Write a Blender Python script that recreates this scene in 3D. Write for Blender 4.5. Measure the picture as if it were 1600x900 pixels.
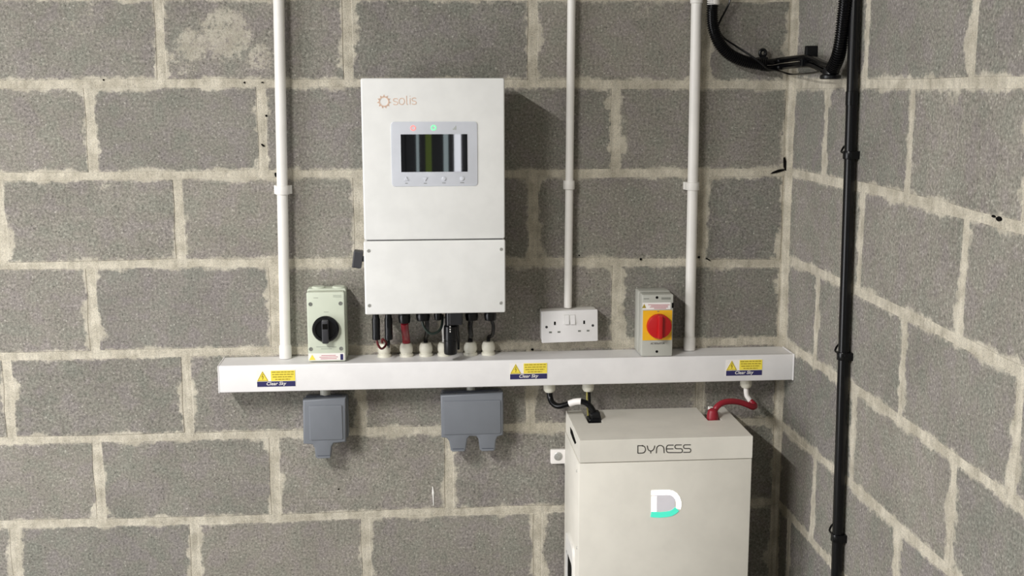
import bpy, bmesh, math, random
from mathutils import Vector, Matrix
random.seed(7)
S = bpy.context.scene
for o in list(bpy.data.objects):
    bpy.data.objects.remove(o)
C = S.collection
PI = math.pi

# ------------------------------------------------------------------ camera
ZB = 1.575                       # height of the reference bed joint above the floor
CAM = Vector((0.10505, -2.94683, -0.01174 + ZB))
YAW, PITCH, ROLL, FPX = 0.0818647, 0.1703026, -0.0016822, 1804.241
fwd = Vector((math.sin(YAW) * math.cos(PITCH), math.cos(YAW) * math.cos(PITCH), -math.sin(PITCH)))
rgt0 = Vector((math.cos(YAW), -math.sin(YAW), 0))
up0 = rgt0.cross(fwd)
rgt = rgt0 * math.cos(ROLL) + up0 * math.sin(ROLL)
upv = up0 * math.cos(ROLL) - rgt0 * math.sin(ROLL)
cd = bpy.data.cameras.new('camera')
cam = bpy.data.objects.new('camera', cd)
C.objects.link(cam)
cd.sensor_width = 36.0
cd.lens = FPX / 1600 * 36
cd.clip_start = 0.02
cam.matrix_world = Matrix(((rgt.x, upv.x, -fwd.x, CAM.x), (rgt.y, upv.y, -fwd.y, CAM.y), (rgt.z, upv.z, -fwd.z, CAM.z), (0, 0, 0, 1)))
S.camera = cam

# ------------------------------------------------------------------ world, lamps, exposure
world = bpy.data.worlds.new('world')
S.world = world
world.use_nodes = True
world.node_tree.nodes['Background'].inputs[0].default_value = (0.8, 0.88, 1, 1)
world.node_tree.nodes['Background'].inputs[1].default_value = 0.3
S.view_settings.view_transform = 'Standard'
S.view_settings.look = 'None'
S.view_settings.gamma = 1
S.view_settings.use_curve_mapping = False
S.view_settings.exposure = 0.52


def area(name, loc, rot, sx, sy, power, col):
    l = bpy.data.lights.new(name, 'AREA')
    l.shape = 'RECTANGLE'
    l.size, l.size_y = sx, sy
    l.energy = power
    l.color = col
    o = bpy.data.objects.new(name, l)
    C.objects.link(o)
    o.location = loc
    o.rotation_euler = rot
    return o


CEIL = 2.78
KEY = (-1.47, -2.75, CEIL - 0.075)
FILL_Y0, FILL_Y1, FILL_H = -2.3, -0.7, 2.0      # unseen opening added in the left wall for soft side light
area('ceiling_lamp_light', KEY, (0, 0, 0), 0.10, 1.45, 120, (1.0, 0.985, 0.955))
area('side_fill_light', (-2.6, (FILL_Y0 + FILL_Y1) / 2, FILL_H / 2), (0, -PI / 2, 0), FILL_H - 0.1, FILL_Y1 - FILL_Y0 - 0.1, 46, (0.99, 0.985, 1.0))  # added fill through the side opening, brightens the right wall


# ------------------------------------------------------------------ pixel -> point on a real plane
def ray(x, y):
    return fwd * FPX + rgt * (x - 800) + upv * (450 - y)


def W(x, y, Y=0.0):              # on the plane at depth Y in front of the back wall
    d = ray(x, y)
    return CAM + d * ((Y - CAM.y) / d.y)


def V(x, y, X):                  # on a plane parallel to the right wall
    d = ray(x, y)
    return CAM + d * ((X - CAM.x) / d.x)


def H(x, y, Z):                  # on a level plane
    d = ray(x, y)
    return CAM + d * ((Z - CAM.z) / d.z)


# ------------------------------------------------------------------ materials
def lin(c):
    return tuple((v / 255 / 12.92 if v / 255 <= 0.04045 else ((v / 255 + 0.055) / 1.055) ** 2.4) for v in c) + (1,)


class NT:
    def __init__(s, name):
        s.m = bpy.data.materials.new(name)
        s.m.use_nodes = True
        s.t = s.m.node_tree
        s.b = s.t.nodes['Principled BSDF']

    def n(s, typ, **kw):
        nd = s.t.nodes.new(typ)
        for k, v in kw.items():
            setattr(nd, k, v)
        return nd

    def l(s, a, b):
        s.t.links.new(a, b)

    def math(s, op, a, b=None, clamp=False):
        nd = s.n('ShaderNodeMath', operation=op, use_clamp=clamp)
        for i, v in enumerate((a, b)):
            if v is None:
                continue
            if isinstance(v, (int, float)):
                nd.inputs[i].default_value = v
            else:
                s.l(v, nd.inputs[i])
        return nd.outputs[0]

    def noise(s, vec, scale, detail=3, rough=0.6):
        nd = s.n('ShaderNodeTexNoise')
        nd.inputs['Scale'].default_value = scale
        nd.inputs['Detail'].default_value = detail
        nd.inputs['Roughness'].default_value = rough
        s.l(vec, nd.inputs['Vector'])
        return nd.outputs['Fac']

    def ramp(s, fac, stops):
        nd = s.n('ShaderNodeValToRGB')
        e = nd.color_ramp.elements
        while len(e) < len(stops):
            e.new(0.5)
        for i, (p, c) in enumerate(stops):
            e[i].position = p
            e[i].color = c if isinstance(c, tuple) else (c, c, c, 1)
        s.l(fac, nd.inputs[0])
        return nd.outputs[0]

    def mix(s, fac, a, b, mode='MIX'):
        nd = s.n('ShaderNodeMix', data_type='RGBA', blend_type=mode)
        for sock, v in ((nd.inputs[0], fac), (nd.inputs[6], a), (nd.inputs[7], b)):
            if isinstance(v, (int, float)):
                sock.default_value = v
            elif isinstance(v, tuple):
                sock.default_value = v
            else:
                s.l(v, sock)
        return nd.outputs[2]

    def maprange(s, v, a, b, c, d):
        nd = s.n('ShaderNodeMapRange', interpolation_type='SMOOTHSTEP')
        for i, q in enumerate((a, b, c, d)):
            nd.inputs[i + 1].default_value = q
        s.l(v, nd.inputs[0])
        return nd.outputs[0]


def plain(name, c, rough=0.45, metal=0.0, grain=0.0, spec=0.5, coat=0.0, emit=0.0):
    t = NT(name)
    t.b.inputs['Roughness'].default_value = rough
    t.b.inputs['Metallic'].default_value = metal
    t.b.inputs['Specular IOR Level'].default_value = spec
    t.b.inputs['Coat Weight'].default_value = coat
    col = lin(c)
    g = t.n('ShaderNodeNewGeometry')
    f = t.noise(g.outputs['Position'], 14, 3)
    v = 1 - 0.06
    base = t.mix(t.maprange(f, 0.3, 0.7, 0, 1), tuple(x * v for x in col[:3]) + (1,), col)
    t.l(base, t.b.inputs['Base Color'])
    if grain:
        bn = t.n('ShaderNodeBump')
        bn.inputs['Strength'].default_value = grain
        bn.inputs['Distance'].default_value = 0.0006
        t.l(t.noise(g.outputs['Position'], 900, 2), bn.inputs['Height'])
        t.l(bn.outputs[0], t.b.inputs['Normal'])
    if emit:
        t.b.inputs['Emission Color'].default_value = col
        t.b.inputs['Emission Strength'].default_value = emit
    return t.m


MORTAR_A, MORTAR_B = lin((210, 203, 187)), lin((180, 173, 157))


def mortar_nodes(t, pos):
    a = t.noise(pos, 22, 4)
    b = t.noise(pos, 420, 3, 0.7)
    c = t.mix(t.maprange(a, 0.32, 0.68, 0, 1), MORTAR_B, MORTAR_A)
    return t.mix(1.0, c, t.ramp(b, [(0.3, 0.6), (0.5, 1.0), (0.72, 1.15)]), 'MULTIPLY'), b


def mat_mortar():
    t = NT('mortar')
    g = t.n('ShaderNodeNewGeometry')
    c, b = mortar_nodes(t, g.outputs['Position'])
    t.l(c, t.b.inputs['Base Color'])
    t.b.inputs['Roughness'].default_value = 0.95
    t.b.inputs['Specular IOR Level'].default_value = 0.15
    bn = t.n('ShaderNodeBump')
    bn.inputs['Strength'].default_value = 0.7
    bn.inputs['Distance'].default_value = 0.003
    # tooled streaks along the pointing plus grit
    mp = t.n('ShaderNodeMapping')
    mp.inputs['Scale'].default_value = (90, 90, 6)
    t.l(g.outputs['Position'], mp.inputs[0])
    st = t.noise(mp.outputs[0], 1.0, 2)
    t.l(t.mix(1.0, c, t.ramp(st, [(0.3, 0.84), (0.5, 1.0), (0.7, 1.06)]), 'MULTIPLY'), t.b.inputs['Base Color'])
    t.l(t.math('ADD', t.math('MULTIPLY', st, 0.6), b), bn.inputs['Height'])
    t.l(bn.outputs[0], t.b.inputs['Normal'])
    return t.m


# patches of lime bloom and cement smear on the blocks: (x, y, z, radius, amount)
BLOOM = []
for (px, py, r, a) in ((352, 52, 0.11, 1.0), (300, 70, 0.07, 1.0), (405, 90, 0.06, 0.9), (130, 22, 0.10, 0.6), (285, 100, 0.06, 0.7), (1150, 325, 0.03, 0.6),
                       (160, 285, 0.04, 0.7), (480, 15, 0.05, 0.5), (740, 770, 0.05, 0.35), (1000, 15, 0.05, 0.7)):
    q = W(px, py)
    BLOOM.append((q.x, q.y, q.z, r, a))
for (px, py, r, a) in ((1490, 140, 0.05, 0.9), (1525, 365, 0.05, 0.5), (1395, 515, 0.04, 0.4)):
    q = V(px, py, 1.074)
    BLOOM.append((q.x, q.y, q.z, r, a))


def mat_block():
    t = NT('concrete_block')
    g = t.n('ShaderNodeNewGeometry')
    pos = g.outputs['Position']
    oi = t.n('ShaderNodeObjectInfo')
    rnd = oi.outputs['Random']
    tint = t.ramp(rnd, [(0.0, lin((131, 128, 120))), (0.25, lin((142, 138, 129))), (0.5, lin((127, 125, 118))), (0.75, lin((149, 144, 134))), (1.0, lin((135, 131, 125)))])
    big = t.noise(pos, 6.5, 4)
    c = t.mix(1.0, tint, t.ramp(big, [(0.25, 0.76), (0.5, 1.0), (0.75, 1.2)]), 'MULTIPLY')
    hue = t.noise(pos, 16, 2)
    c = t.mix(0.42, c, t.ramp(hue, [(0.38, lin((139, 131, 132))), (0.5, lin((136, 132, 124))), (0.64, lin((128, 131, 121)))]))
    fine = t.noise(pos, 165, 4, 0.8)
    c = t.mix(1.0, c, t.ramp(fine, [(0.32, 0.44), (0.44, 0.84), (0.53, 1.02), (0.67, 1.58)]), 'MULTIPLY')
    # single pale stones and dark pits
    vo = t.n('ShaderNodeTexVoronoi')
    vo.inputs['Scale'].default_value = 120
    vo.inputs['Randomness'].default_value = 1.0
    t.l(pos, vo.inputs['Vector'])
    sx = t.n('ShaderNodeSeparateColor')
    t.l(vo.outputs['Color'], sx.inputs[0])
    near = t.maprange(t.math('ADD', vo.outputs['Distance'], t.math('MULTIPLY', t.math('SUBTRACT', t.noise(pos, 300, 2), 0.5), 0.5)), 0.08, 0.34, 1, 0)
    pale = t.math('MULTIPLY', near, t.math('GREATER_THAN', sx.outputs[0], 0.90))
    pit = t.math('MULTIPLY', near, t.math('GREATER_THAN', sx.outputs[1], 0.955))
    c = t.mix(t.math('MULTIPLY', pale, 0.55), c, lin((206, 202, 192)))
    c = t.mix(t.math('MULTIPLY', pit, 0.5), c, lin((50, 48, 46)))
    # mortar smeared over the arrises: UV holds the distance to the edges in metres
    u1 = t.n('ShaderNodeUVMap', uv_map='edge_low')
    u2 = t.n('ShaderNodeUVMap', uv_map='edge_high')
    s1, s2 = t.n('ShaderNodeSeparateXYZ'), t.n('ShaderNodeSeparateXYZ')
    t.l(u1.outputs[0], s1.inputs[0])
    t.l(u2.outputs[0], s2.inputs[0])
    dx = t.math('MINIMUM', s1.outputs[0], s2.outputs[0])
    dz = t.math('MINIMUM', s1.outputs[1], s2.outputs[1])
    grit = t.noise(pos, 85, 5, 0.75)
    wav = t.noise(pos, 13, 3, 0.6)
    wv = t.maprange(wav, 0.40, 0.75, 0.0, 0.024)
    wh = t.maprange(wav, 0.38, 0.76, 0.001, 0.014)
    jit = t.math('MULTIPLY', t.math('SUBTRACT', grit, 0.44), 0.034)
    ex = t.math('SUBTRACT', t.math('ADD', wv, jit), dx)
    ez = t.math('SUBTRACT', t.math('ADD', wh, jit), dz)
    sm = t.maprange(t.math('MAXIMUM', ex, ez), -0.004, 0.006, 0, 0.86)
    tot = None
    bl = t.noise(pos, 48, 6, 0.85)
    for (x, y, z, r, a) in BLOOM:
        d = t.n('ShaderNodeVectorMath', operation='DISTANCE')
        t.l(pos, d.inputs[0])
        d.inputs[1].default_value = (x, y, z)
        f = t.math('MULTIPLY', t.maprange(d.outputs['Value'], r * 0.35, r, 1, 0), a)
        tot = f if tot is None else t.math('MAXIMUM', tot, f)
    blm = t.maprange(t.math('ADD', t.math('MULTIPLY', tot, 0.42), t.math('ADD', bl, t.math('MULTIPLY', grit, 0.5))), 1.02, 1.18, 0, 0.62)
    mc, mb = mortar_nodes(t, pos)
    c = t.mix(t.math('MAXIMUM', sm, blm), c, mc)
    t.l(c, t.b.inputs['Base Color'])
    t.b.inputs['Roughness'].default_value = 0.93
    t.b.inputs['Specular IOR Level'].default_value = 0.2
    bn = t.n('ShaderNodeBump')
    bn.inputs['Strength'].default_value = 0.75
    bn.inputs['Distance'].default_value = 0.003
    t.l(fine, bn.inputs['Height'])
    t.l(bn.outputs[0], t.b.inputs['Normal'])
    return t.m


def mat_concrete(name, ca, cb, sc):
    t = NT(name)
    g = t.n('ShaderNodeNewGeometry')
    c = t.mix(t.maprange(t.noise(g.outputs['Position'], sc, 5), 0.3, 0.7, 0, 1), lin(ca), lin(cb))
    t.l(c, t.b.inputs['Base Color'])
    t.b.inputs['Roughness'].default_value = 0.9
    return t.m


M = {
    'mortar': mat_mortar(), 'block': mat_block(),
    'floor': mat_concrete('floor_concrete', (106, 104, 99), (122, 120, 114), 3),
    'paint': mat_concrete('grey_wall_paint', (96, 95, 91), (106, 104, 99), 2),
    'ceiling': mat_concrete('ceiling_board', (150, 148, 142), (160, 158, 152), 2),
    'white': plain('white_plastic', (236, 234, 230), 0.38, coat=0.1),
    'upvc': plain('white_trunking_plastic', (232, 230, 230), 0.42),
    'pipe': plain('white_conduit_plastic', (234, 231, 226), 0.4),
    'gland': plain('cream_gland_plastic', (222, 219, 204), 0.45),
    'inverter': plain('inverter_white_enamel', (229, 229, 227), 0.5, grain=0.05),
    'alu': plain('cast_aluminium', (150, 150, 150), 0.5, 0.6),
    'panel': plain('pale_blue_grey_overlay', (206, 209, 217), 0.16),
    'screen': plain('black_glass', (16, 17, 19), 0.02, spec=0.8),
    'steel': plain('zinc_screw', (186, 186, 182), 0.4, 0.6),
    'black': plain('black_plastic', (13, 14, 17), 0.3, spec=0.35),
    'rubber': plain('black_cable_sheath', (8, 8, 10), 0.24, spec=0.26),
    'conduit': plain('black_pvc_conduit', (9, 9, 11), 0.25, spec=0.3),
    'darkgrey': plain('dark_grey_plastic', (50, 50, 54), 0.45),
    'hole': plain('cavity_shade', (12, 11, 10), 0.9, spec=0.1),  # near-black for flat plates that paint the shade in holes and slots
    'switchgrey': plain('grey_green_isolator_plastic', (203, 209, 192), 0.42),
    'isogrey': plain('light_grey_isolator_plastic', (182, 182, 174), 0.45),
    'slate': plain('slate_grey_plastic', (116, 120, 127), 0.48),
    'slate_dark': plain('slate_grey_seal', (66, 70, 80), 0.6),
    'yellow': plain('yellow_plate', (238, 182, 32), 0.4),
    'labelyellow': plain('label_yellow', (240, 220, 80), 0.5),
    'labelpale': plain('label_pale_yellow', (250, 236, 160), 0.5),
    'navy': plain('label_navy', (44, 42, 92), 0.5),
    'sticker': plain('white_sticker', (240, 236, 232), 0.5),
    'redprint': plain('pink_red_print', (196, 140, 146), 0.6),
    'greyprint': plain('grey_print', (116, 118, 112), 0.6),
    'paleprint': plain('pale_grey_print', (165, 170, 158), 0.6),
    'oliveprint': plain('olive_print', (160, 140, 40), 0.6),
    'red': plain('red_switch_plastic', (186, 22, 26), 0.35),
    'redcable': plain('red_cable_sheath', (142, 26, 42), 0.38),
    'maroon': plain('maroon_cable_sheath', (96, 22, 28), 0.4),
    'battery': plain('warm_white_powder_coat', (226, 222, 212), 0.45, grain=0.08),
    'letterglass': plain('translucent_letter_window', (234, 231, 238), 0.3),
    'orange': plain('copper_orange_print', (220, 190, 170), 0.6),
    'print': plain('black_print', (58, 56, 52), 0.6),
    'ledw': plain('white_led_bar', (250, 248, 248), 0.4, emit=0.75),
    'ledt': plain('teal_led_bar', (70, 200, 172), 0.4, emit=0.55),
    'ledr': plain('red_led', (255, 130, 125), 0.4, emit=0.7),
    'ledg': plain('green_led', (110, 240, 150), 0.4, emit=0.8),
    'lamp': plain('lamp_diffuser', (255, 248, 232), 0.4, emit=2.0),
    'reflbright': plain('bright_reflection_strip', (246, 248, 255), 0.3, emit=7.5),  # glow added for the bright streak reflected in the display
    'doorpaint': plain('dark_door_paint', (96, 98, 102), 0.5),
    'refldim': plain('dim_reflection_strip', (205, 222, 225), 0.3, emit=3.0),  # glow added for the fainter reflected streaks
    'reflgreen': plain('green_reflection_strip', (150, 175, 80), 0.3, emit=1.3),  # glow added for the greenish reflected streak
    'doorgreen': plain('olive_green_door_panel', (88, 98, 62), 0.5),
    'timber': plain('pale_timber', (170, 165, 155), 0.6),
    'earth': plain('green_yellow_sheath', (168, 160, 84), 0.45),
    'greenblack': plain('dark_green_sheath', (30, 44, 38), 0.4),
}

# ------------------------------------------------------------------ object helpers
WL = {}


def tag(o, label=None, cat=None, group=None, kind=None):
    for k, v in (('label', label), ('category', cat), ('group', group), ('kind', kind)):
        if v:
            o[k] = v
    return o


def thing(name, loc, label, cat, group=None):
    o = bpy.data.objects.new(name, None)
    o.empty_display_size = 0.05
    C.objects.link(o)
    o.location = loc
    WL[o] = Vector(loc)
    return tag(o, label, cat, group)


def obj(name, bm, mat, parent=None, smooth=False, label=None, base=None):
    bm.normal_update()
    if base is None:
        xs = [v.co for v in bm.verts]
        base = Vector([(min(c[i] for c in xs) + max(c[i] for c in xs)) / 2 for i in range(3)])
    bmesh.ops.translate(bm, verts=bm.verts, vec=-base)
    me = bpy.data.meshes.new(name)
    if smooth:
        for f in bm.faces:
            f.smooth = True
        for e in bm.edges:
            if len(e.link_faces) == 2 and e.calc_face_angle(0) > 0.6:
                e.smooth = False
    bm.to_mesh(me)
    bm.free()
    mats = mat if isinstance(mat, (list, tuple)) else [mat]
    for m_ in mats:
        me.materials.append(M[m_])
    o = bpy.data.objects.new(name, me)
    C.objects.link(o)
    WL[o] = base.copy()
    if parent is not None:
        o.parent = parent
        o.location = base - WL[parent]
    else:
        o.location = base
    if label:
        o['label'] = label
    return o


def share(src, name, pos, parent):
    """a further piece with the same mesh"""
    o = src.copy()
    o.name = name
    C.objects.link(o)
    WL[o] = Vector(pos)
    o.parent = parent
    o.location = Vector(pos) - WL[parent]
    return o


def nb():
    return bmesh.new()


def merge(bm, b):
    me = bpy.data.meshes.new('tmp')
    b.to_mesh(me)
    b.free()
    bm.from_mesh(me)
    bpy.data.meshes.remove(me)
    return bm


def box(bm, x0, x1, y0, y1, z0, z1, bev=0.0, seg=2, mi=0):
    b = nb()
    r = bmesh.ops.create_cube(b, size=1)
    bmesh.ops.scale(b, verts=b.verts, vec=(abs(x1 - x0), abs(y1 - y0), abs(z1 - z0)))
    bmesh.ops.translate(b, verts=b.verts, vec=((x0 + x1) / 2, (y0 + y1) / 2, (z0 + z1) / 2))
    if bev:
        bmesh.ops.bevel(b, geom=list(b.edges), offset=bev, segments=seg, affect='EDGES', profile=0.5)
    for f in b.faces:
        f.material_index = mi
    return merge(bm, b)


def prism(bm, pts, axis, a0, a1, bev=0.0, seg=2):
    """closed outline (2D) extruded along an axis: 'y' outline in xz, 'z' in xy, 'x' in yz"""
    b = nb()

    def mk(p, a):
        return {'y': (p[0], a, p[1]), 'z': (p[0], p[1], a), 'x': (a, p[0], p[1])}[axis]
    lo = [b.verts.new(mk(p, a0)) for p in pts]
    hi = [b.verts.new(mk(p, a1)) for p in pts]
    n = len(pts)
    f0 = b.faces.new(lo)
    f1 = b.faces.new(hi)
    for i in range(n):
        b.faces.new((lo[i], lo[(i + 1) % n], hi[(i + 1) % n], hi[i]))
    bmesh.ops.recalc_face_normals(b, faces=b.faces)
    if bev:
        es = list(f0.edges) + list(f1.edges)
        bmesh.ops.bevel(b, geom=es, offset=bev, segments=seg, affect='EDGES', profile=0.5)
    return merge(bm, b)


def rrect(x0, x1, z0, z1, r, n=5):
    p = []
    for cx, cz, a in ((x1 - r, z1 - r, 0), (x0 + r, z1 - r, PI / 2), (x0 + r, z0 + r, PI), (x1 - r, z0 + r, 1.5 * PI)):
        for i in range(n + 1):
            t = a + PI / 2 * i / n
            p.append((cx + r * math.cos(t), cz + r * math.sin(t)))
    return p


def circ(cx, cz, r, n=24):
    return [(cx + r * math.cos(2 * PI * i / n), cz + r * math.sin(2 * PI * i / n)) for i in range(n)]


def lathe(bm, origin, axis, prof, n=24, poly=None):
    """profile [(radius, along)], swept about an axis direction from origin; hexagonal when n=6"""
    ax = Vector(axis).normalized()
    a = ax.orthogonal().normalized()
    c = ax.cross(a)
    b = nb()
    rings = []
    for r, h in prof:
        rings.append([b.verts.new(Vector(origin) + ax * h + (a * math.cos(2 * PI * k / n) + c * math.sin(2 * PI * k / n)) * max(r, 1e-5)) for k in range(n)])
    for i in range(len(rings) - 1):
        for k in range(n):
            b.faces.new((rings[i][k], rings[i][(k + 1) % n], rings[i + 1][(k + 1) % n], rings[i + 1][k]))
    b.faces.new(rings[0])
    b.faces.new(rings[-1])
    bmesh.ops.recalc_face_normals(b, faces=b.faces)
    return merge(bm, b)


def spline(pts, sub=8):
    """Catmull-Rom through the points"""
    P = [Vector(p) for p in pts]
    out = []
    for i in range(len(P) - 1):
        p0 = P[i - 1] if i else P[0] * 2 - P[1]
        p1, p2 = P[i], P[i + 1]
        p3 = P[i + 2] if i + 2 < len(P) else P[-1] * 2 - P[-2]
        for k in range(sub):
            t = k / sub
            out.append(0.5 * ((2 * p1) + (p2 - p0) * t + (2 * p0 - 5 * p1 + 4 * p2 - p3) * t * t + (3 * p1 - p0 - 3 * p2 + p3) * t ** 3))
    out.append(P[-1])
    return out


def resample(pts, step):
    out = [pts[0].copy()]
    acc = 0.0
    for a, b in zip(pts, pts[1:]):
        L = (b - a).length
        d = step - acc
        while d <= L:
            out.append(a + (b - a) * (d / L))
            d += step
        acc = L - (d - step)
    out.append(pts[-1].copy())
    return out


def tube(bm, pts, rad, n=12):
    P = [Vector(p) for p in pts]
    m = len(P)
    R = rad if isinstance(rad, (list, tuple)) else [rad] * m
    b = nb()
    tan = [(P[min(i + 1, m - 1)] - P[max(i - 1, 0)]).normalized() for i in range(m)]
    a = tan[0].orthogonal().normalized()
    rings = []
    for i in range(m):
        a = (a - tan[i] * a.dot(tan[i])).normalized()
        c = tan[i].cross(a)
        rings.append([b.verts.new(P[i] + (a * math.cos(2 * PI * k / n) + c * math.sin(2 * PI * k / n)) * R[i]) for k in range(n)])
    for i in range(m - 1):
        for k in range(n):
            b.faces.new((rings[i][k], rings[i][(k + 1) % n], rings[i + 1][(k + 1) % n], rings[i + 1][k]))
    b.faces.new(rings[0])
    b.faces.new(rings[-1])
    bmesh.ops.recalc_face_normals(b, faces=b.faces)
    return merge(bm, b)


def corrugated(bm, pts, r, pitch=0.0052, n=14):
    q = resample(spline(pts, 10), pitch / 4)
    rad = [r * (1.0, 1.0, 0.82, 0.82)[i % 4] for i in range(len(q))]
    return tube(bm, q, rad, n)


def ribbon(bm, pts, w, Y, t=0.0006, closed=False):
    """flat printed stroke through (x, z) points, lying on the plane Y, raised by t"""
    P = [Vector((p[0], p[1])) for p in pts]
    m = len(P)
    L, Rr = [], []
    for i in range(m):
        if closed:
            d0, d1 = P[i] - P[i - 1], P[(i + 1) % m] - P[i]
        else:
            d0 = P[i] - P[i - 1] if i else P[1] - P[0]
            d1 = P[i + 1] - P[i] if i < m - 1 else d0
        d0, d1 = d0.normalized(), d1.normalized()
        nrm = Vector((-(d0.y + d1.y), d0.x + d1.x))
        if nrm.length < 1e-6:
            nrm = Vector((-d0.y, d0.x))
        nrm.normalize()
        k = max(0.5, nrm.dot(Vector((-d0.y, d0.x))))
        L.append(P[i] + nrm * (w / 2 / k))
        Rr.append(P[i] - nrm * (w / 2 / k))
    rng = range(m) if closed else range(m - 1)
    b = nb()
    for i in rng:
        j = (i + 1) % m
        fr = [b.verts.new((q.x, Y - t, q.y)) for q in (L[i], L[j], Rr[j], Rr[i])]
        bk = [b.verts.new((q.x, Y + 0.0004, q.y)) for q in (L[i], L[j], Rr[j], Rr[i])]
        b.faces.new(fr)
        b.faces.new(bk[::-1])
        for k in range(4):
            b.faces.new((fr[k], bk[k], bk[(k + 1) % 4], fr[(k + 1) % 4]))
    bmesh.ops.recalc_face_normals(b, faces=b.faces)
    return merge(bm, b)


def lettering(bm, text, x, z, Y, width, height, shear=0.0, italic=0.0, bold=0.0):
    """words from the built-in font, scaled into width x height with the lower left corner at (x, z)"""
    cu = bpy.data.curves.new('tmp', 'FONT')
    cu.body = text
    cu.extrude = 0.0
    cu.shear = italic
    cu.offset = bold
    cu.resolution_u = 3
    o = bpy.data.objects.new('tmp', cu)
    C.objects.link(o)
    dg = bpy.context.evaluated_depsgraph_get()
    me = bpy.data.meshes.new_from_object(o.evaluated_get(dg))
    bpy.data.objects.remove(o)
    bpy.data.curves.remove(cu)
    b = nb()
    b.from_mesh(me)
    bpy.data.meshes.remove(me)
    xs = [v.co.x for v in b.verts]
    ys = [v.co.y for v in b.verts]
    sx, sy = width / (max(xs) - min(xs)), height / (max(ys) - min(ys))
    x0, y0 = min(xs), min(ys)
    for v in b.verts:
        u, w = (v.co.x - x0) * sx, (v.co.y - y0) * sy
        v.co = (x + u, Y - 0.0007, z + w + shear * u)
    return merge(bm, b)


def roty(bm, cx, cz, ang):
    for v in bm.verts:
        dx, dz = v.co.x - cx, v.co.z - cz
        v.co.x = cx + dx * math.cos(ang) - dz * math.sin(ang)
        v.co.z = cz + dx * math.sin(ang) + dz * math.cos(ang)


# ================================================================== SETTING
XR = 1.0741                      # right wall face
XL, YF = -2.55, -5.2             # left wall, wall behind the camera
ROW = 0.225
REC = 0.0007                      # the pointing lies this far behind the block faces


def struct(name, bm, mat):
    return tag(obj(name, bm, mat), kind='structure')


wall_back = struct('wall_back', box(nb(), XL - 0.2, XR + 0.2, REC, 0.2, 0, CEIL + 0.1), 'mortar')
wall_right = struct('wall_right', box(nb(), XR + REC, XR + 0.2, YF - 0.2, REC, 0, CEIL + 0.1), 'mortar')
bm = nb()
box(bm, XL - 0.2, XL, YF - 0.2, FILL_Y0, 0, CEIL + 0.1)
box(bm, XL - 0.2, XL, FILL_Y1, REC, 0, CEIL + 0.1)
box(bm, XL - 0.2, XL, FILL_Y0, FILL_Y1, FILL_H, CEIL + 0.1)
struct('wall_left', bm, 'paint')
bm = nb()
box(bm, XL - 0.06, XL + 0.012, FILL_Y0, FILL_Y0 + 0.05, 0, FILL_H)
box(bm, XL - 0.06, XL + 0.012, FILL_Y1 - 0.05, FILL_Y1, 0, FILL_H)
box(bm, XL - 0.06, XL + 0.012, FILL_Y0, FILL_Y1, FILL_H - 0.05, FILL_H)
struct('fill_opening_trim', bm, 'timber')  # frame around the added side opening
wf = nb()
DX0, DX1, DH = -0.75, 1.0, 2.1
box(wf, XL, DX0, YF - 0.2, YF, 0, CEIL)
box(wf, DX1, XR + REC, YF - 0.2, YF, 0, CEIL)
box(wf, DX0, DX1, YF - 0.2, YF, DH, CEIL)
struct('wall_front', wf, 'paint')
struct('floor', box(nb(), XL - 0.2, XR + 0.2, YF - 0.2, 0.2, -0.1, 0), 'floor')
struct('ceiling', box(nb(), XL, XR + REC, YF, REC, CEIL, CEIL + 0.1), 'ceiling')

# ---- measured joints. Beds: points (pixel) where each bed joint runs
beds_b = {-1: [(200, -7), (540, -7)], 0: [(60, 132), (240, 130), (700, 130), (1000, 132), (1210, 133)],
          1: [(60, 276), (240, 274), (400, 272), (940, 271), (1180, 270)],
          2: [(60, 415), (240, 411), (400, 411), (920, 409), (1180, 412)],
          3: [(60, 556), (160, 554), (280, 551)],
          4: [(60, 688), (240, 683), (400, 679), (620, 673), (870, 667)],
          5: [(60, 818), (240, 815), (400, 811), (620, 802), (860, 795)]}
beds_r = {0: [(1300, 131), (1400, 131), (1590, 129)], 1: [(1245, 271), (1380, 300), (1450, 318), (1590, 355)],
          2: [(1240, 409), (1300, 435), (1450, 509), (1590, 577)], 3: [(1245, 548), (1290, 577), (1400, 652), (1590, 786)],
          4: [(1240, 680), (1320, 748), (1400, 818)]}
vert_b = {0: [250, 543, 832, 1103], 1: [142, 410, 686, 962], 2: [1, 280, 560, 833, 1097], 3: [145, 429, 697, 963],
          4: [14, 293, 565, 829, 1094], 5: [155, 430, 702, 966], 6: [25, 305, 572, 840, 1102]}
row_y = [60, 204, 343, 483, 620, 750, 860]
vert_r = {0: [(1355, 60), (1521, 60)], 1: [(1290, 210), (1422, 220)], 2: [(1345, 370), (1505, 430)], 3: [(1276, 500), (1410, 580)],
          4: [(1334, 660), (1489, 760)], 5: [(1271, 780), (1401, 860)]}


def interp(tab, s):
    if s <= tab[0][0]:
        return tab[0][1]
    if s >= tab[-1][0]:
        return tab[-1][1]
    for (a, va), (b, vb) in zip(tab, tab[1:]):
        if a <= s <= b:
            return va + (vb - va) * (s - a) / (b - a)


bed_b, bed_r = {}, {}
for n_, l in beds_b.items():
    bed_b[n_] = sorted((W(x, y).x, W(x, y).z) for x, y in l)
for n_, l in beds_r.items():
    bed_r[n_] = sorted((V(x, y, XR).y, V(x, y, XR).z) for x, y in l)


def bedz(tab, n, s):
    if n in tab:
        return interp(tab[n], s)
    return ZB - n * ROW


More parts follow.
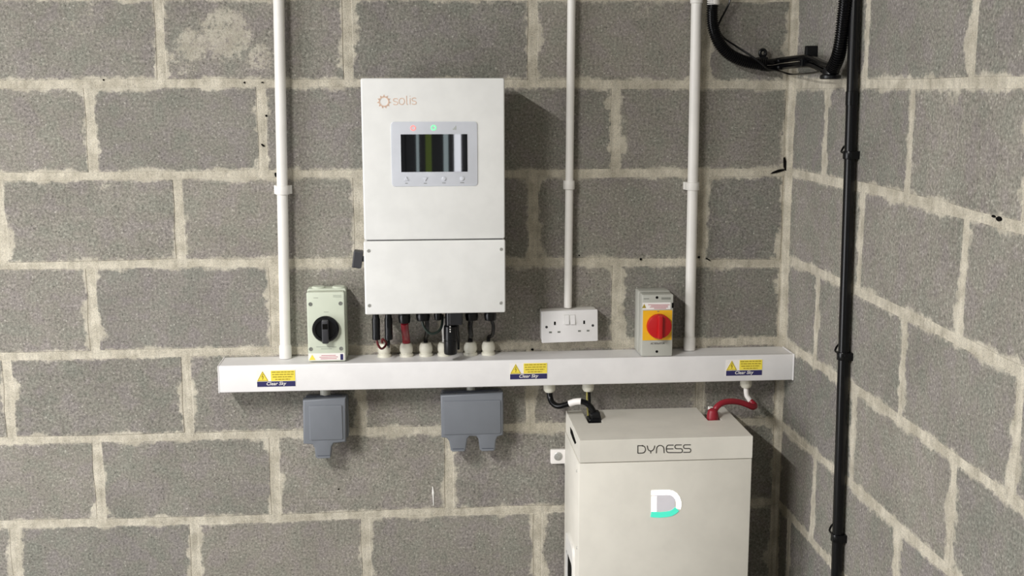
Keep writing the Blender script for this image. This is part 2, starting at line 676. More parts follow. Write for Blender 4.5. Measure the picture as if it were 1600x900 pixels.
def block_mesh(wall, s0, s1, n, seed):
    """face outline of one block with worn, uneven edges; s runs along the wall; row n lies between bed n-1 and bed n"""
    tab = bed_b if wall == 'b' else bed_r
    rg = random.Random(seed)
    gv, gh = 0.0088, 0.0072
    j = lambda a: rg.uniform(-a, a)
    a, b = s0 + gv, s1 - gv
    k = 3 if b - a > 0.3 else (2 if b - a > 0.12 else 1)
    out = []
    for i in range(k + 1):
        s = a + (b - a) * i / k
        out.append((s + (0 if 0 < i < k else 0), bedz(tab, n, s) + gh + j(0.0022)))
    zt = lambda s: bedz(tab, n - 1, s) - gh
    zb = lambda s: bedz(tab, n, s) + gh
    for i in (1, 2):
        out.append((b + j(0.0025), zb(b) + (zt(b) - zb(b)) * i / 3))
    for i in range(k + 1):
        s = b + (a - b) * i / k
        out.append((s, zt(s) + j(0.0022)))
    for i in (1, 2):
        out.append((a + j(0.0025), zt(a) + (zb(a) - zt(a)) * i / 3))
    proud = rg.uniform(-0.0006, 0.0004)
    ch = 0.004
    cs, cz = (a + b) / 2, (zb(a) + zt(b)) / 2
    bm = nb()
    fr, bk = [], []
    for s, z in out:
        si, zi = s + (ch if s < cs else -ch), z + (ch if z < cz else -ch)
        if wall == 'b':
            fr.append(bm.verts.new((si, -0.0005 + proud, zi)))
            bk.append(bm.verts.new((s, REC + 0.002, z)))
        else:
            fr.append(bm.verts.new((XR - 0.0005 + proud, si, zi)))
            bk.append(bm.verts.new((XR + REC + 0.002, s, z)))
    m = len(out)
    front = bm.faces.new(fr if wall == 'b' else fr[::-1])
    for i in range(m):
        q = (bk[i], bk[(i + 1) % m], fr[(i + 1) % m], fr[i])
        bm.faces.new(q if wall == 'b' else q[::-1])
    lo, hi = bm.loops.layers.uv.new('edge_low'), bm.loops.layers.uv.new('edge_high')
    for f in bm.faces:
        for lp in f.loops:
            s = lp.vert.co.x if wall == 'b' else lp.vert.co.y
            z = lp.vert.co.z
            lp[lo].uv = (s - a, z - zb(s))
            lp[hi].uv = (b - s, zt(s) - z)
    return bm


def lay(wall, parent):
    far = nb()
    for r_ in range(-4, 7 + 1):
        zlo, zhi = ZB - r_ * ROW, ZB - (r_ - 1) * ROW
        if zlo < -0.01:
            continue
        if wall == 'b':
            js = [W(x, row_y[r_]).x for x in vert_b[r_]] if r_ in vert_b else [XR - 0.225 - (r_ % 2) * 0.22]
            js = sorted(js)
            while js[0] - 0.45 > XL + 0.05:
                js.insert(0, js[0] - 0.45)
            js = [XL] + js + [XR - 0.006]
        else:
            js = [V(x, y, XR).y for x, y in vert_r[r_]] if r_ in vert_r else [-0.11 - (r_ % 2) * 0.225]
            js = sorted(js)
            while js[0] - 0.45 > YF + 0.05:
                js.insert(0, js[0] - 0.45)
            js = [YF] + js + [-0.008]
        for a, b in zip(js, js[1:]):
            if b - a < 0.05:
                continue
            bm = block_mesh(wall, a, b, r_, hash((wall == 'b', r_, round(a, 2))) & 0xffff)
            if wall == 'b':
                near = a > -1.9 and -3 <= r_ <= 7
            else:
                near = b > -1.45 and -3 <= r_ <= 7
            if near and -1 <= r_ <= 7:
                obj('concrete_block', bm, 'block', parent)
            else:
                merge(far, bm)
    o = obj('outlying_blockwork', far, 'block', parent)
    o['kind'] = 'stuff'


lay('b', wall_back)
lay('r', wall_right)

# mortar in the corner, flat dark plates painting the shade of holes and chips
bm = nb()
q = []
for i in range(30):
    z = CEIL * i / 29
    q.append(Vector((XR + 0.001 + random.uniform(-0.001, 0.001), 0.001, z)))
tube(bm, q, [0.0128 + random.uniform(-0.0015, 0.002) for _ in q], 8)
obj('corner_mortar_fillet', bm, 'mortar', wall_back)


def hole(px, py, w, h, wall='b', rot=0.0):
    bm = nb()
    rg = random.Random(int(px * 7 + py))
    pts = []
    for i in range(9):
        a = 2 * PI * i / 9
        r = rg.uniform(0.75, 1.2)
        u, v = w / 2 * r * math.cos(a), h / 2 * r * math.sin(a)
        pts.append((u * math.cos(rot) - v * math.sin(rot), u * math.sin(rot) + v * math.cos(rot)))
    if wall == 'b':
        c = W(px, py)
        prism(bm, [(c.x + u, c.z + v) for u, v in pts], 'y', -0.0022, 0.006)
        obj('chipped_hole_shade', bm, 'hole', wall_back)
    else:
        c = V(px, py, XR)
        prism(bm, [(c.y + u, c.z + v) for u, v in pts], 'x', XR - 0.0022, XR + 0.006)
        obj('chipped_hole_shade', bm, 'hole', wall_right)


for a in ((1001, 405, 0.006, 0.007), (832, 546, 0.007, 0.006), (410, 129, 0.008, 0.004), (382, 129, 0.005, 0.005), (411, 227, 0.012, 0.005, 'b', -0.7),
          (416, 181, 0.005, 0.006), (431, 273, 0.006, 0.012), (1226.5, 256, 0.010, 0.036, 'b', 0.15), (1215, 267.5, 0.038, 0.008, 'b', 0.25),
          (1092, 402, 0.007, 0.006), (1106, 405, 0.016, 0.004, 'b', -0.5), (1562, 342, 0.018, 0.008, 'r'), (1553, 338, 0.012, 0.004, 'r'),
          (529, 764, 0.005, 0.004, 'b', 0.6), (162, 125, 0.004, 0.004), (905, 399, 0.005, 0.004)):
    hole(*a)
bm = nb()
c0 = [W(676, 760), W(677, 770), W(677, 775), W(677.5, 790)]
tube(bm, [Vector((p.x, -0.001, p.z)) for p in c0], [0.001, 0.0035, 0.002, 0.0008], 8)
obj('plaster_drip', bm, 'white', wall_back)

# door and glowing strips added behind the camera, shaped to reflect in the display
dr = tag(obj('reflection_door', box(nb(), DX0, 0.06, YF - 0.12, YF - 0.06, 0, DH), 'doorpaint'), kind='structure')
for xa, xb in ((-0.7, -0.3), (-0.26, 0.03)):
    obj('door_panel', box(nb(), xa, xb, YF - 0.065, YF - 0.045, 0.1, DH - 0.1, 0.006), 'doorpaint', dr)
wfm = nb()
REFLECTION_STRIPS = ((0.103, 0.122, 'refldim'), (0.165, 0.205, 'reflgreen'), (0.285, 0.318, 'refldim'), (0.356, 0.404, 'reflbright'))
edge = 0.06
for xa, xb, m_ in REFLECTION_STRIPS:
    box(wfm, edge, xa, YF - 0.14, YF - 0.05, 0, DH)
    edge = xb
box(wfm, edge, DX1, YF - 0.14, YF - 0.05, 0, DH)
for xa, xb, m_ in REFLECTION_STRIPS:
    box(wfm, xa, xb, YF - 0.14, YF - 0.05, 0, 0.3)
    box(wfm, xa, xb, YF - 0.14, YF - 0.05, DH - 0.05, DH)
wd = tag(obj('reflection_window', wfm, 'doorpaint'), kind='structure')
for xa, xb, m_ in REFLECTION_STRIPS:
    obj('reflection_strip', box(nb(), xa, xb, YF - 0.11, YF - 0.1, 0.3, DH - 0.05), m_, wd)

# ================================================================== THINGS
# ---- ceiling lamps
for (x, y, z), ln, lab in ((KEY, 1.5, 'long white ceiling batten lamp nearest the left wall'),):
    t = thing('batten_lamp', (x, y, CEIL), lab, 'lamp')
    obj('housing', box(nb(), x - 0.05, x + 0.05, y - ln / 2 - 0.03, y + ln / 2 + 0.03, CEIL - 0.035, CEIL, 0.004), 'white', t)
    obj('diffuser', box(nb(), x - 0.04, x + 0.04, y - ln / 2, y + ln / 2, CEIL - 0.065, CEIL - 0.036, 0.008), 'lamp', t)

# ---- cable trunking
TX0, TX1, TD = -0.3965, XR - 0.001, 0.100
TZ1, TZ0 = -0.6885 + ZB, -0.7575 + ZB
trunk = thing('cable_trunking', (0.34, -0.05, TZ0), 'long white rectangular cable trunking running across the block wall', 'trunking')
obj('base_channel', box(nb(), TX0 + 0.001, TX1 - 0.003, -0.085, 0.0, TZ0 + 0.0012, TZ1 - 0.0012, 0.0015), 'upvc', trunk)
bm = nb()
box(bm, TX0 + 0.0015, TX1 - 0.0035, -TD, -0.0835, TZ0, TZ1, 0.003, 3)
obj('cover', bm, 'upvc', trunk, True)
for xa, xb in ((TX0, TX0 + 0.003), (TX1 - 0.0045, TX1)):
    obj('end_cap', box(nb(), xa, xb, -TD - 0.0006, 0, TZ0 - 0.0006, TZ1 + 0.0006, 0.001), 'upvc', trunk)


# warning labels on the cover
def warn_label(cx0, cyb, first):
    p = W(cx0, cyb, -TD)
    x0, z0 = p.x, p.z
    Y = -TD
    w, h = 0.0945, 0.0415
    lb = obj('warning_label', prism(nb(), rrect(x0 - 0.001, x0 + w + 0.001, z0 - 0.001, z0 + h + 0.001, 0.002), 'y', Y + 0.001, Y - 0.0004), 'sticker', trunk, False, 'white sticker with yellow warning triangle, yellow text panel and navy strip')
    tri = [(x0 + 0.0, z0 + 0.0145), (x0 + 0.0285, z0 + 0.0145), (x0 + 0.0142, z0 + 0.0405)]
    obj('warning_triangle', prism(nb(), tri, 'y', Y, Y - 0.0008), 'labelyellow', lb)
    b = nb()
    ribbon(b, [(x0 + 0.0022, z0 + 0.0158), (x0 + 0.0263, z0 + 0.0158), (x0 + 0.0142, z0 + 0.0382)], 0.0011, Y - 0.0008, 0.0003, True)
    ribbon(b, [(x0 + 0.0152, z0 + 0.033), (x0 + 0.0125, z0 + 0.0258), (x0 + 0.0158, z0 + 0.0262), (x0 + 0.0138, z0 + 0.0188)], 0.0019, Y - 0.0008, 0.0004)
    obj('lightning_bolt', b, 'oliveprint', lb)
    obj('text_panel', prism(nb(), rrect(x0 + 0.0345, x0 + w, z0 + 0.0145, z0 + 0.041, 0.0015), 'y', Y, Y - 0.0008), 'labelyellow', lb)
    b = nb()
    for k, (a, c) in enumerate(((0.037, 0.091), (0.038, 0.091), (0.039, 0.088), (0.045, 0.082))):
        z = z0 + 0.0372 - k * 0.0062
        s = a
        rg = random.Random(k)
        while s < c:
            e = min(c, s + rg.uniform(0.004, 0.011))
            ribbon(b, [(x0 + s, z), (x0 + e, z)], 0.0022, Y - 0.0008, 0.0003)
            s = e + 0.0016
    obj('print_lines', b, 'oliveprint', lb)
    obj('name_strip', prism(nb(), rrect(x0, x0 + w, z0, z0 + 0.0135, 0.0008), 'y', Y, Y - 0.0008), 'navy', lb)
    b = nb()
    lettering(b, 'Clear Sky', x0 + 0.0235, z0 + 0.0012, Y - 0.0006, 0.049, 0.0112, italic=0.25, bold=0.012)
    obj('strip_lettering', b, 'sticker', lb)


for cx0, cyb in ((402, 604.6), (797, 592.8), (1134.3, 587.2)):
    warn_label(cx0, cyb, cx0 == 402)


def gland_bm(c, up=1, r=0.0175, h=0.034):
    """cable gland: hexagon base, waist, domed nut"""
    b = nb()
    lathe(b, c, (0, 0, up), [(r * 1.02, -0.002), (r * 1.02, h * 0.13), (r * 0.98, h * 0.16)], 16)
    lathe(b, c, (0, 0, up), [(r * 0.86, h * 0.10), (r * 0.86, h * 0.34)], 16)
    lathe(b, c, (0, 0, up), [(r * 0.93, h * 0.30), (r * 1.0, h * 0.40), (r * 1.0, h * 0.62), (r * 0.93, h * 0.80), (r * 0.74, h * 0.98), (r * 0.5, h * 1.0)], 12)
    return b


GY = -0.026
gsrc = None
gl_x = []
for px in (600.5, 635, 665.5, 694, 735, 763):
    x = W(px, 548, GY).x
    gl_x.append(x)
    if gsrc is None:
        gsrc = obj('cable_gland', gland_bm(Vector((x, GY, TZ1))), 'gland', trunk, True)
        off = WL[gsrc] - Vector((x, GY, TZ1))
    else:
        share(gsrc, 'cable_gland', Vector((x, GY, TZ1)) + off, trunk)
GB = -0.06
gb_x = []
gsrc2 = None
for px in (858.5, 919, 1165.5):
    x = W(px, 602, GB).x
    gb_x.append(x)
    if gsrc2 is None:
        b = nb()
        c = Vector((x, GB, TZ0))
        lathe(b, c, (0, 0, -1), [(0.0155, -0.002), (0.0155, 0.016), (0.0150, 0.022), (0.0115, 0.027), (0.007, 0.0275)], 16)
        gsrc2 = obj('domed_gland', b, 'gland', trunk, True)
        off2 = WL[gsrc2] - c
    else:
        share(gsrc2, 'domed_gland', Vector((x, GB, TZ0)) + off2, trunk)


# ---- white conduits
def conduit(lab, top, bot, zend, r, clip_y, cw, ch, Y, coupler=False):
    a, b_ = W(top[0], top[1], Y), W(bot[0], bot[1], Y)
    d = (a - b_) / (a.z - b_.z)
    p0 = b_ + d * (zend - b_.z)
    p1 = b_ + d * (CEIL - b_.z)
    t = thing('conduit_pipe', p0, lab, 'conduit', 'white conduit pipes on the back wall')
    bm = nb()
    lathe(bm, p0, d, [(r, 0), (r, (p1 - p0).length)], 20)
    obj('pipe', bm, 'pipe', t, True)
    if coupler:
        bm = nb()
        lathe(bm, p0, d, [(r * 1.16, 0.0), (r * 1.16, 0.030), (r * 1.10, 0.034), (r, 0.0345)], 20)
        obj('end_socket', bm, 'pipe', t, True)
    for cy in clip_y:
        c = W(bot[0], cy, Y)
        c = b_ + d * (c.z - b_.z)
        R = r + 0.0035
        pts = [(c.x - cw / 2, 0.0), (c.x - cw / 2, -0.009), (c.x - R - 0.001, -0.011)]
        for i in range(9):
            a_ = PI + PI * i / 8
            pts.append((c.x + R * math.cos(a_), Y + R * math.sin(a_)))
        pts += [(c.x + R + 0.001, -0.011), (c.x + cw / 2, -0.009), (c.x + cw / 2, 0.0)]
        bm = prism(nb(), pts, 'z', c.z - ch / 2, c.z + ch / 2, 0.0012)
        obj('saddle_clip', bm, 'pipe', t, True)
    return t, p0, d


conduit('white conduit pipe left of the white inverter, running down into the trunking', (435.5, 0), (446, 555), TZ1, 0.0135, (297,), 0.044, 0.022, -0.024, True)
sock_top = W(887, 480, -0.024).z
conduit('thinner white conduit pipe running down into the twin socket', (893, 0), (887.3, 480), sock_top - 0.002, 0.0103, (289,), 0.027, 0.022, -0.018)
ct, cp, cdv = conduit('white conduit pipe right of the red and yellow isolator', (1088.5, 0), (1077, 545), TZ1, 0.0135, (291,), 0.040, 0.020, -0.024, True)
bm = nb()
pz = W(1088.3, 3, -0.024)
lathe(bm, pz, (0, 0, 1), [(0.0136, -0.004), (0.0158, -0.003), (0.0158, 0.05)], 20)
obj('pipe_coupler', bm, 'pipe', ct, True)

# ---- inverter
IY = -0.21
ix0, ix1 = W(566.2, 250, IY).x, W(788.8, 250, IY).x
izt, izm = W(677, 122, IY).z, W(677, 375, IY).z
jx0, jx1 = W(569.3, 430, IY).x, W(789.8, 430, IY).x
izb = W(680, 490, IY).z
inv = thing('solar_inverter', ((ix0 + ix1) / 2, -0.1, izb), 'large white wall mounted inverter box with small dark display screen', 'inverter')
obj('wall_bracket', box(nb(), ix0 + 0.05, ix1 - 0.05, -0.02, 0, izb + 0.12, izt - 0.06, 0.002), 'alu', inv)
bm = nb()
box(bm, ix0 + 0.012, ix1 - 0.012, -0.075, -0.018, izb + 0.03, izt - 0.03, 0.003)
for k in range(15):
    x = ix0 + 0.03 + (ix1 - ix0 - 0.06) * k / 14
    box(bm, x - 0.002, x + 0.002, -0.055, -0.019, izb + 0.035, izt - 0.02)
obj('heat_sink', bm, 'alu', inv)
bm = prism(nb(), rrect(ix0, ix1, izm + 0.0012, izt, 0.005), 'y', -0.07, IY, 0.0035, 3)
obj('upper_cover', bm, 'inverter', inv, True)
bm = prism(nb(), rrect(jx0, jx1, izb, izm - 0.0014, 0.004), 'y', -0.07, IY - 0.002, 0.0035, 3)
low = obj('lower_cover', bm, 'inverter', inv, True)
obj('cover_seam', box(nb(), ix0 + 0.006, ix1 - 0.006, -0.2, -0.08, izm - 0.01, izm + 0.01), 'darkgrey', inv)
for px, py in ((576, 392), (783, 389.5), (577, 477.5), (782.5, 473.5)):
    p = W(px, py, IY - 0.002)
    bm = nb()
    lathe(bm, p, (0, -1, 0), [(0.0042, -0.002), (0.0042, 0.0004), (0.0032, 0.0016), (0.0016, 0.0017), (0.0012, 0.0006)], 16)
    obj('cover_screw', bm, 'steel', low, True)
# switch on the left flank
kc = W(559, 404.5, -0.13)
bm = nb()
lathe(bm, (ix0 + 0.006, -0.13, kc.z), (-1, 0, 0), [(0.010, -0.004), (0.010, 0.006), (0.007, 0.008), (0.007, 0.016)], 16)
b2 = nb()
box(b2, kc.x - 0.0115, kc.x + 0.0115, -0.147, -0.113, kc.z - 0.021, kc.z + 0.021, 0.003)
roty(b2, kc.x, kc.z, -0.14)
merge(bm, b2)
obj('isolator_knob', bm, 'darkgrey', inv, False, 'dark grey rotary switch on the left flank')
# display panel
pa, pb = W(610.5, 191, IY), W(746.5, 291, IY)
px0, px1, pz0, pz1 = pa.x, pb.x, W(680, 291, IY).z, W(680, 190, IY).z
pan = obj('display_panel', prism(nb(), rrect(px0, px1, pz0, pz1, 0.008), 'y', IY + 0.002, IY - 0.0016, 0.0007), 'panel', inv, True)
sa, sb = W(626, 210, IY), W(730.5, 268, IY)
bm = nb()
ns = 8
gridf = []
for i in range(ns + 1):
    u = i / ns
    x = sa.x + (sb.x - sa.x) * u
    y = IY - 0.0022
    gridf.append((bm.verts.new((x, y, sa.z)), bm.verts.new((x, y, sb.z)), bm.verts.new((x, IY, sa.z)), bm.verts.new((x, IY, sb.z))))
for i in range(ns):
    a, b = gridf[i], gridf[i + 1]
    bm.faces.new((a[0], a[1], b[1], b[0]))
    bm.faces.new((a[0], b[0], b[2], a[2]))
    bm.faces.new((a[1], a[3], b[3], b[1]))
bm.faces.new((gridf[0][0], gridf[0][2], gridf[0][3], gridf[0][1]))
bm.faces.new((gridf[-1][0], gridf[-1][1], gridf[-1][3], gridf[-1][2]))
bmesh.ops.recalc_face_normals(bm, faces=bm.faces)
obj('screen', bm, 'screen', pan, True)
for px, py, m_ in ((645.5, 200, 'ledr'), (677.5, 199.5, 'ledg')):
    p = W(px, py, IY)
    bm = nb()
    ribbon(bm, circ(p.x, p.z, 0.0052, 20), 0.0024, IY - 0.0016, 0.0006, True)
    obj('indicator_light', bm, m_, pan, False, 'red ring light' if m_ == 'ledr' else 'green ring light')
p = W(710, 200, IY)
bm = nb()
for k in range(3):
    ribbon(bm, [(p.x - 0.003 + k * 0.003, p.z - 0.004), (p.x - 0.003 + k * 0.003, p.z - 0.004 + 0.003 * (k + 1))], 0.0014, IY - 0.0016, 0.0005)
obj('signal_symbol', bm, 'paleprint', pan)
for k, (px, py) in enumerate(((635, 280), (664.5, 280), (693.5, 279.5), (722, 279))):
    p = W(px, py, IY)
    bm = nb()
    if k == 0:
        prism(bm, [(p.x - 0.006, p.z - 0.004), (p.x + 0.006, p.z - 0.004), (p.x, p.z + 0.006)], 'y', IY, IY - 0.0032, 0.0008)
    elif k == 1:
        prism(bm, [(p.x - 0.006, p.z + 0.005), (p.x + 0.006, p.z + 0.005), (p.x, p.z - 0.005)], 'y', IY, IY - 0.0032, 0.0008)
    else:
        prism(bm, circ(p.x, p.z, 0.0052, 18), 'y', IY, IY - 0.0034, 0.001)
    bt = obj('push_button', bm, 'panel', pan, True)
    bm = nb()
    ribbon(bm, [(p.x - 0.003 - 0.001 * k / 2, p.z - 0.0095), (p.x + 0.003 + 0.001 * k / 2, p.z - 0.0095)], 0.0012, IY - 0.0016, 0.0005)
    obj('button_mark', bm, 'greyprint', pan)
# logo
lg = W(600, 158.8, IY)
bm = nb()
ribbon(bm, circ(lg.x, lg.z, 0.0110, 28), 0.0032, IY, 0.0006, True)
for k in range(11):
    a = PI / 2 + 2 * PI * k / 11
    r0, r1 = 0.0120, 0.0158
    da = 0.13
    prism(bm, [(lg.x + r0 * math.cos(a - da), lg.z + r0 * math.sin(a - da)), (lg.x + r1 * math.cos(a - da * 0.55), lg.z + r1 * math.sin(a - da * 0.55)),
               (lg.x + r1 * math.cos(a + da * 0.55), lg.z + r1 * math.sin(a + da * 0.55)), (lg.x + r0 * math.cos(a + da), lg.z + r0 * math.sin(a + da))], 'y', IY + 0.0004, IY - 0.0006)
obj('sun_gear_emblem', bm, 'orange', inv)
bm = nb()
k_ = 5.622


def zp(u, v):
    q_ = W(580 + u / k_, 140 + v / k_, IY)
    return (q_.x, q_.z)


def sc(cx, cy, w, h):            # a small letter s
    pts = [(0.9, -0.75), (0.5, -1.0), (-0.3, -1.0), (-0.85, -0.8), (-0.95, -0.4), (-0.6, -0.08), (0.5, 0.08), (0.95, 0.4), (0.85, 0.8), (0.3, 1.0), (-0.5, 1.0), (-0.95, 0.75)]
    return [zp(cx + w * a, cy + h * b) for a, b in pts]


SW = 0.0017
ribbon(bm, sc(213, 106, 21, 27), SW, IY)
ribbon(bm, [zp(267 + 24 * math.cos(t * PI / 9), 104 + 28 * math.sin(t * PI / 9)) for t in range(18)], SW, IY, closed=True)
ribbon(bm, [zp(309, 54), zp(310, 120), zp(314, 131), zp(322, 131)], SW, IY)
ribbon(bm, [zp(340, 76), zp(341, 131)], SW, IY)
ribbon(bm, [zp(339.6, 55), zp(339.8, 62)], SW, IY)
ribbon(bm, sc(376, 101, 20, 28), SW, IY)
obj('logo_lettering', bm, 'orange', inv)


# black fittings under the inverter
def zq(px, py, Y):
    return W(px, py, Y)


UY = -0.10
for px, y1, r in ((632, 505, 0.0165), (661, 501.5, 0.019), (684.5, 500.5, 0.0105), (737, 501, 0.0175), (766, 501, 0.0165)):
    p = W(px, y1, UY)
    bm = nb()
    lathe(bm, (p.x, UY, izb + 0.002), (0, 0, -1), [(r, 0), (r, 0.5 * (izb - p.z)), (r * 0.88, 0.55 * (izb - p.z)), (r * 0.96, 0.7 * (izb - p.z)), (r * 0.86, izb - p.z), (r * 0.5, izb - p.z + 0.002)], 14)
    obj('entry_gland', bm, 'black', inv, True, 'black plastic entry gland')


def cable(name, pts, r, mat, lab, cat, group=None, ring=10):
    P = spline(pts, 8)
    t = thing(name, pts[0], lab, cat, group)
    o = obj('sheath', tube(nb(), P, r, ring), mat, t, True)
    return t


# DC plugs
for k, (px, mat, lab) in enumerate(((588, 'maroon', 'leftmost black plug under the inverter with looping maroon lead'), (607.5, 'rubber', 'second black plug from the left under the inverter with black lead'))):
    p1 = W(px, 530, UY)
    t = thing('connector_lead', (p1.x, UY, p1.z), lab, 'connector', 'plug leads under the inverter')
    L = izb - p1.z
    bm = nb()
    lathe(bm, (p1.x, UY, izb - 0.0005), (0, 0, -1), [(0.0086, 0), (0.0092, 0.012), (0.0080, 0.02), (0.0084, 0.028), (0.0102, 0.032), (0.0098, L - 0.012), (0.0105, L - 0.010), (0.0098, L), (0.004, L + 0.001)], 14)
    obj('plug_body', bm, 'black', t, True)
    gz = TZ1 + 0.03
    if k == 0:
        pts = [(p1.x, UY, p1.z + 0.004), W(590.5, 538, UY), W(595, 544.5, UY + 0.005), W(600, 543, UY + 0.02), W(603.5, 536, UY + 0.04), (gl_x[0] - 0.004, GY - 0.006, gz + 0.016), (gl_x[0] - 0.005, GY, gz)]
    else:
        pts = [(p1.x, UY, p1.z + 0.004), W(608, 538, UY + 0.01), W(607, 542, UY + 0.03), (gl_x[0] + 0.006, GY - 0.008, gz + 0.012), (gl_x[0] + 0.006, GY, gz)]
    obj('lead', tube(nb(), spline(pts, 8), 0.0029, 10), mat, t, True)

cable('power_cable', [W(632, 504, UY), W(632.5, 514, UY + 0.015), W(634, 524, UY + 0.045), (gl_x[1], GY - 0.006, TZ1 + 0.045), (gl_x[1], GY, TZ1 + 0.028)], 0.0098, 'redcable', 'thick dark red cable between the inverter and trunking gland', 'cable', None, 14)
cable('power_cable', [W(667, 498, UY), W(667.5, 510, UY + 0.02), W(667, 522, UY + 0.05), (gl_x[2], GY - 0.005, TZ1 + 0.045), (gl_x[2], GY, TZ1 + 0.028)], 0.0058, 'rubber', 'straight black cable into the third trunking gland from the left', 'cable')
cable('earth_cable', [W(659, 499, UY - 0.01), W(662, 510, UY - 0.012), W(669, 519, UY - 0.015), W(677, 521.5, UY - 0.015), W(686, 517, UY - 0.01), W(690.5, 508, UY), W(691.5, 492, UY + 0.02)], 0.0034, 'greenblack', 'thin dark green wire looping under the inverter', 'cable')
cable('power_cable', [W(735.5, 499, UY), W(734.5, 512, UY + 0.02), W(736, 524, UY + 0.05), (gl_x[4], GY - 0.004, TZ1 + 0.045), (gl_x[4], GY, TZ1 + 0.028)], 0.0066, 'rubber', 'black cable into the second trunking gland from the right', 'cable')
cable('power_cable', [W(768, 499, UY), W(771, 511, UY + 0.02), W(769, 524, UY + 0.05), (gl_x[5] + 0.001, GY - 0.004, TZ1 + 0.046), (gl_x[5], GY, TZ1 + 0.028)], 0.0048, 'rubber', 'black cable bending into the rightmost trunking gland', 'cable')
cable('power_cable', [W(693, 496, UY + 0.03), W(693, 515, UY + 0.045), (gl_x[3], GY - 0.003, TZ1 + 0.05), (gl_x[3], GY, TZ1 + 0.028)], 0.005, 'white', 'white cable behind the black cylindrical data stick', 'cable')

# data stick
t = thing('data_stick', W(704, 556, -0.105), 'black cylindrical data stick plugged under the inverter', 'data logger')
a, b_ = W(703.5, 497, -0.105), W(704, 556, -0.105)
c = Vector((a.x, -0.105, b_.z + 0.0035))
L = a.z - c.z
bm = nb()
lathe(bm, c, (0, 0, 1), [(0.010, 0), (0.0155, 0.002), (0.0168, 0.007), (0.0168, 0.036), (0.0160, 0.037), (0.0160, 0.039), (0.0168, 0.04), (0.0164, L * 0.78), (0.013, L * 0.82), (0.013, L + 0.02)], 24)
obj('stick_body', bm, 'black', t, True)
p = W(712, 497.5, UY - 0.01)
obj('plug_housing', box(nb(), p.x - 0.017, p.x + 0.017, UY - 0.026, UY + 0.012, W(712, 505, UY).z, izb + 0.001, 0.003), 'darkgrey', t, False, 'dark grey square plug')
bm = nb()
for py in (510.5, 514.5, 518):
    q_ = W(703.3, py, -0.122)
    box(bm, q_.x - 0.0013, q_.x + 0.0013, -0.1235, -0.118, q_.z - 0.0017, q_.z + 0.0017)
obj('status_marks', bm, 'sticker', t)
cable('data_lead', [W(714.5, 504, UY), W(715, 516, UY + 0.02), W(716, 530, UY + 0.055), W(716, 545, GY - 0.004)], 0.004, 'rubber', 'thin black lead hanging right beside the data stick', 'cable')

# ---- left isolator (grey-green)
LY = -0.078
k_ = 6.0


def q3(u, v, Y=LY):
    return W(460 + u / 6.0, 430 + v / 6.0, Y)


lx0, lx1 = q3(121, 480).x, q3(474, 480).x
lz1, lz0 = q3(300, 160).z, TZ1 + 0.001
lsw = thing('rotary_isolator', ((lx0 + lx1) / 2, -0.04, TZ1), 'grey green isolator box with round black rotary knob on trunking', 'isolator', 'isolator boxes on the trunking')
bxr = W(460 + 504 / 6.0, 520, -0.03).x
bm = prism(nb(), rrect(lx0 - 0.001, bxr - 0.002, lz0, lz1 + 0.003, 0.005), 'y', 0.0, -0.046, 0.002)
obj('back_box', bm, 'switchgrey', lsw, True)
bm = prism(nb(), rrect(lx0, lx1, lz0, lz1, 0.004), 'y', -0.0475, LY, 0.0025)
front = obj('front_cover', bm, 'switchgrey', lsw, True)
for u in (225, 415):
    p = q3(u, 105, -0.026)
    bm = nb()
    lathe(bm, (p.x, -0.026, lz1 + 0.001), (0, 0, 1), [(0.0165, 0), (0.0165, 0.0045), (0.0145, 0.0062), (0.002, 0.0064)], 22)
    obj('knockout_plug', bm, 'switchgrey', lsw, True)
for u, v in ((150, 272), (432, 265), (154, 693), (438, 688)):
    p = q3(u, v)
    bm = nb()
    lathe(bm, p, (0, -1, 0), [(0.0052, -0.001), (0.0050, 0.0008), (0.003, 0.0009), (0.0024, 0.0002)], 14)
    obj('cover_screw', bm, 'greyprint', front, True)
kc = q3(295, 500)
bm = nb()
lathe(bm, kc, (0, -1, 0), [(0.0325, -0.001), (0.0335, 0.004), (0.0335, 0.010), (0.0305, 0.0135), (0.0255, 0.0142), (0.0248, 0.0085), (0.002, 0.008)], 36)
kn = obj('rotary_knob', bm, 'black', lsw, True)
bm = nb()
prism(bm, rrect(kc.x - 0.0085, kc.x + 0.0085, kc.z - 0.034, kc.z + 0.026, 0.004), 'y', kc.y - 0.006, kc.y - 0.026, 0.003)
obj('grip_bar', bm, 'darkgrey', kn, True)
bm = box(nb(), kc.x - 0.0065, kc.x + 0.0065, kc.y - 0.0266, kc.y - 0.02, kc.z + 0.003, kc.z + 0.017, 0.001)
obj('padlock_slot', bm, 'hole', kn)
s0, s1 = q3(131, 798), q3(472, 728)
st = obj('warning_sticker', prism(nb(), [(s0.x, lz0 + 0.003), (lx1 - 0.003, lz0 + 0.003), (lx1 - 0.003, s1.z), (s0.x, s1.z)], 'y', LY + 0.001, LY - 0.0006), 'sticker', lsw, False, 'white printed warning sticker')
zc = (lz0 + s1.z) / 2
bm = nb()
prism(bm, [(s0.x + 0.002, zc - 0.006), (s0.x + 0.018, zc - 0.006), (s0.x + 0.010, zc + 0.008)], 'y', LY, LY - 0.0011)
obj('warning_triangle', bm, 'labelyellow', st)
bm = nb()
for i, w_ in enumerate((0.036, 0.046, 0.040)):
    ribbon(bm, [((lx0 + lx1) / 2 + 0.004 - w_ / 2, zc + 0.005 - i * 0.0042), ((lx0 + lx1) / 2 + 0.004 + w_ / 2, zc + 0.005 - i * 0.0042)], 0.0018, LY - 0.0006, 0.0004)
obj('print_lines', bm, 'redprint', st)
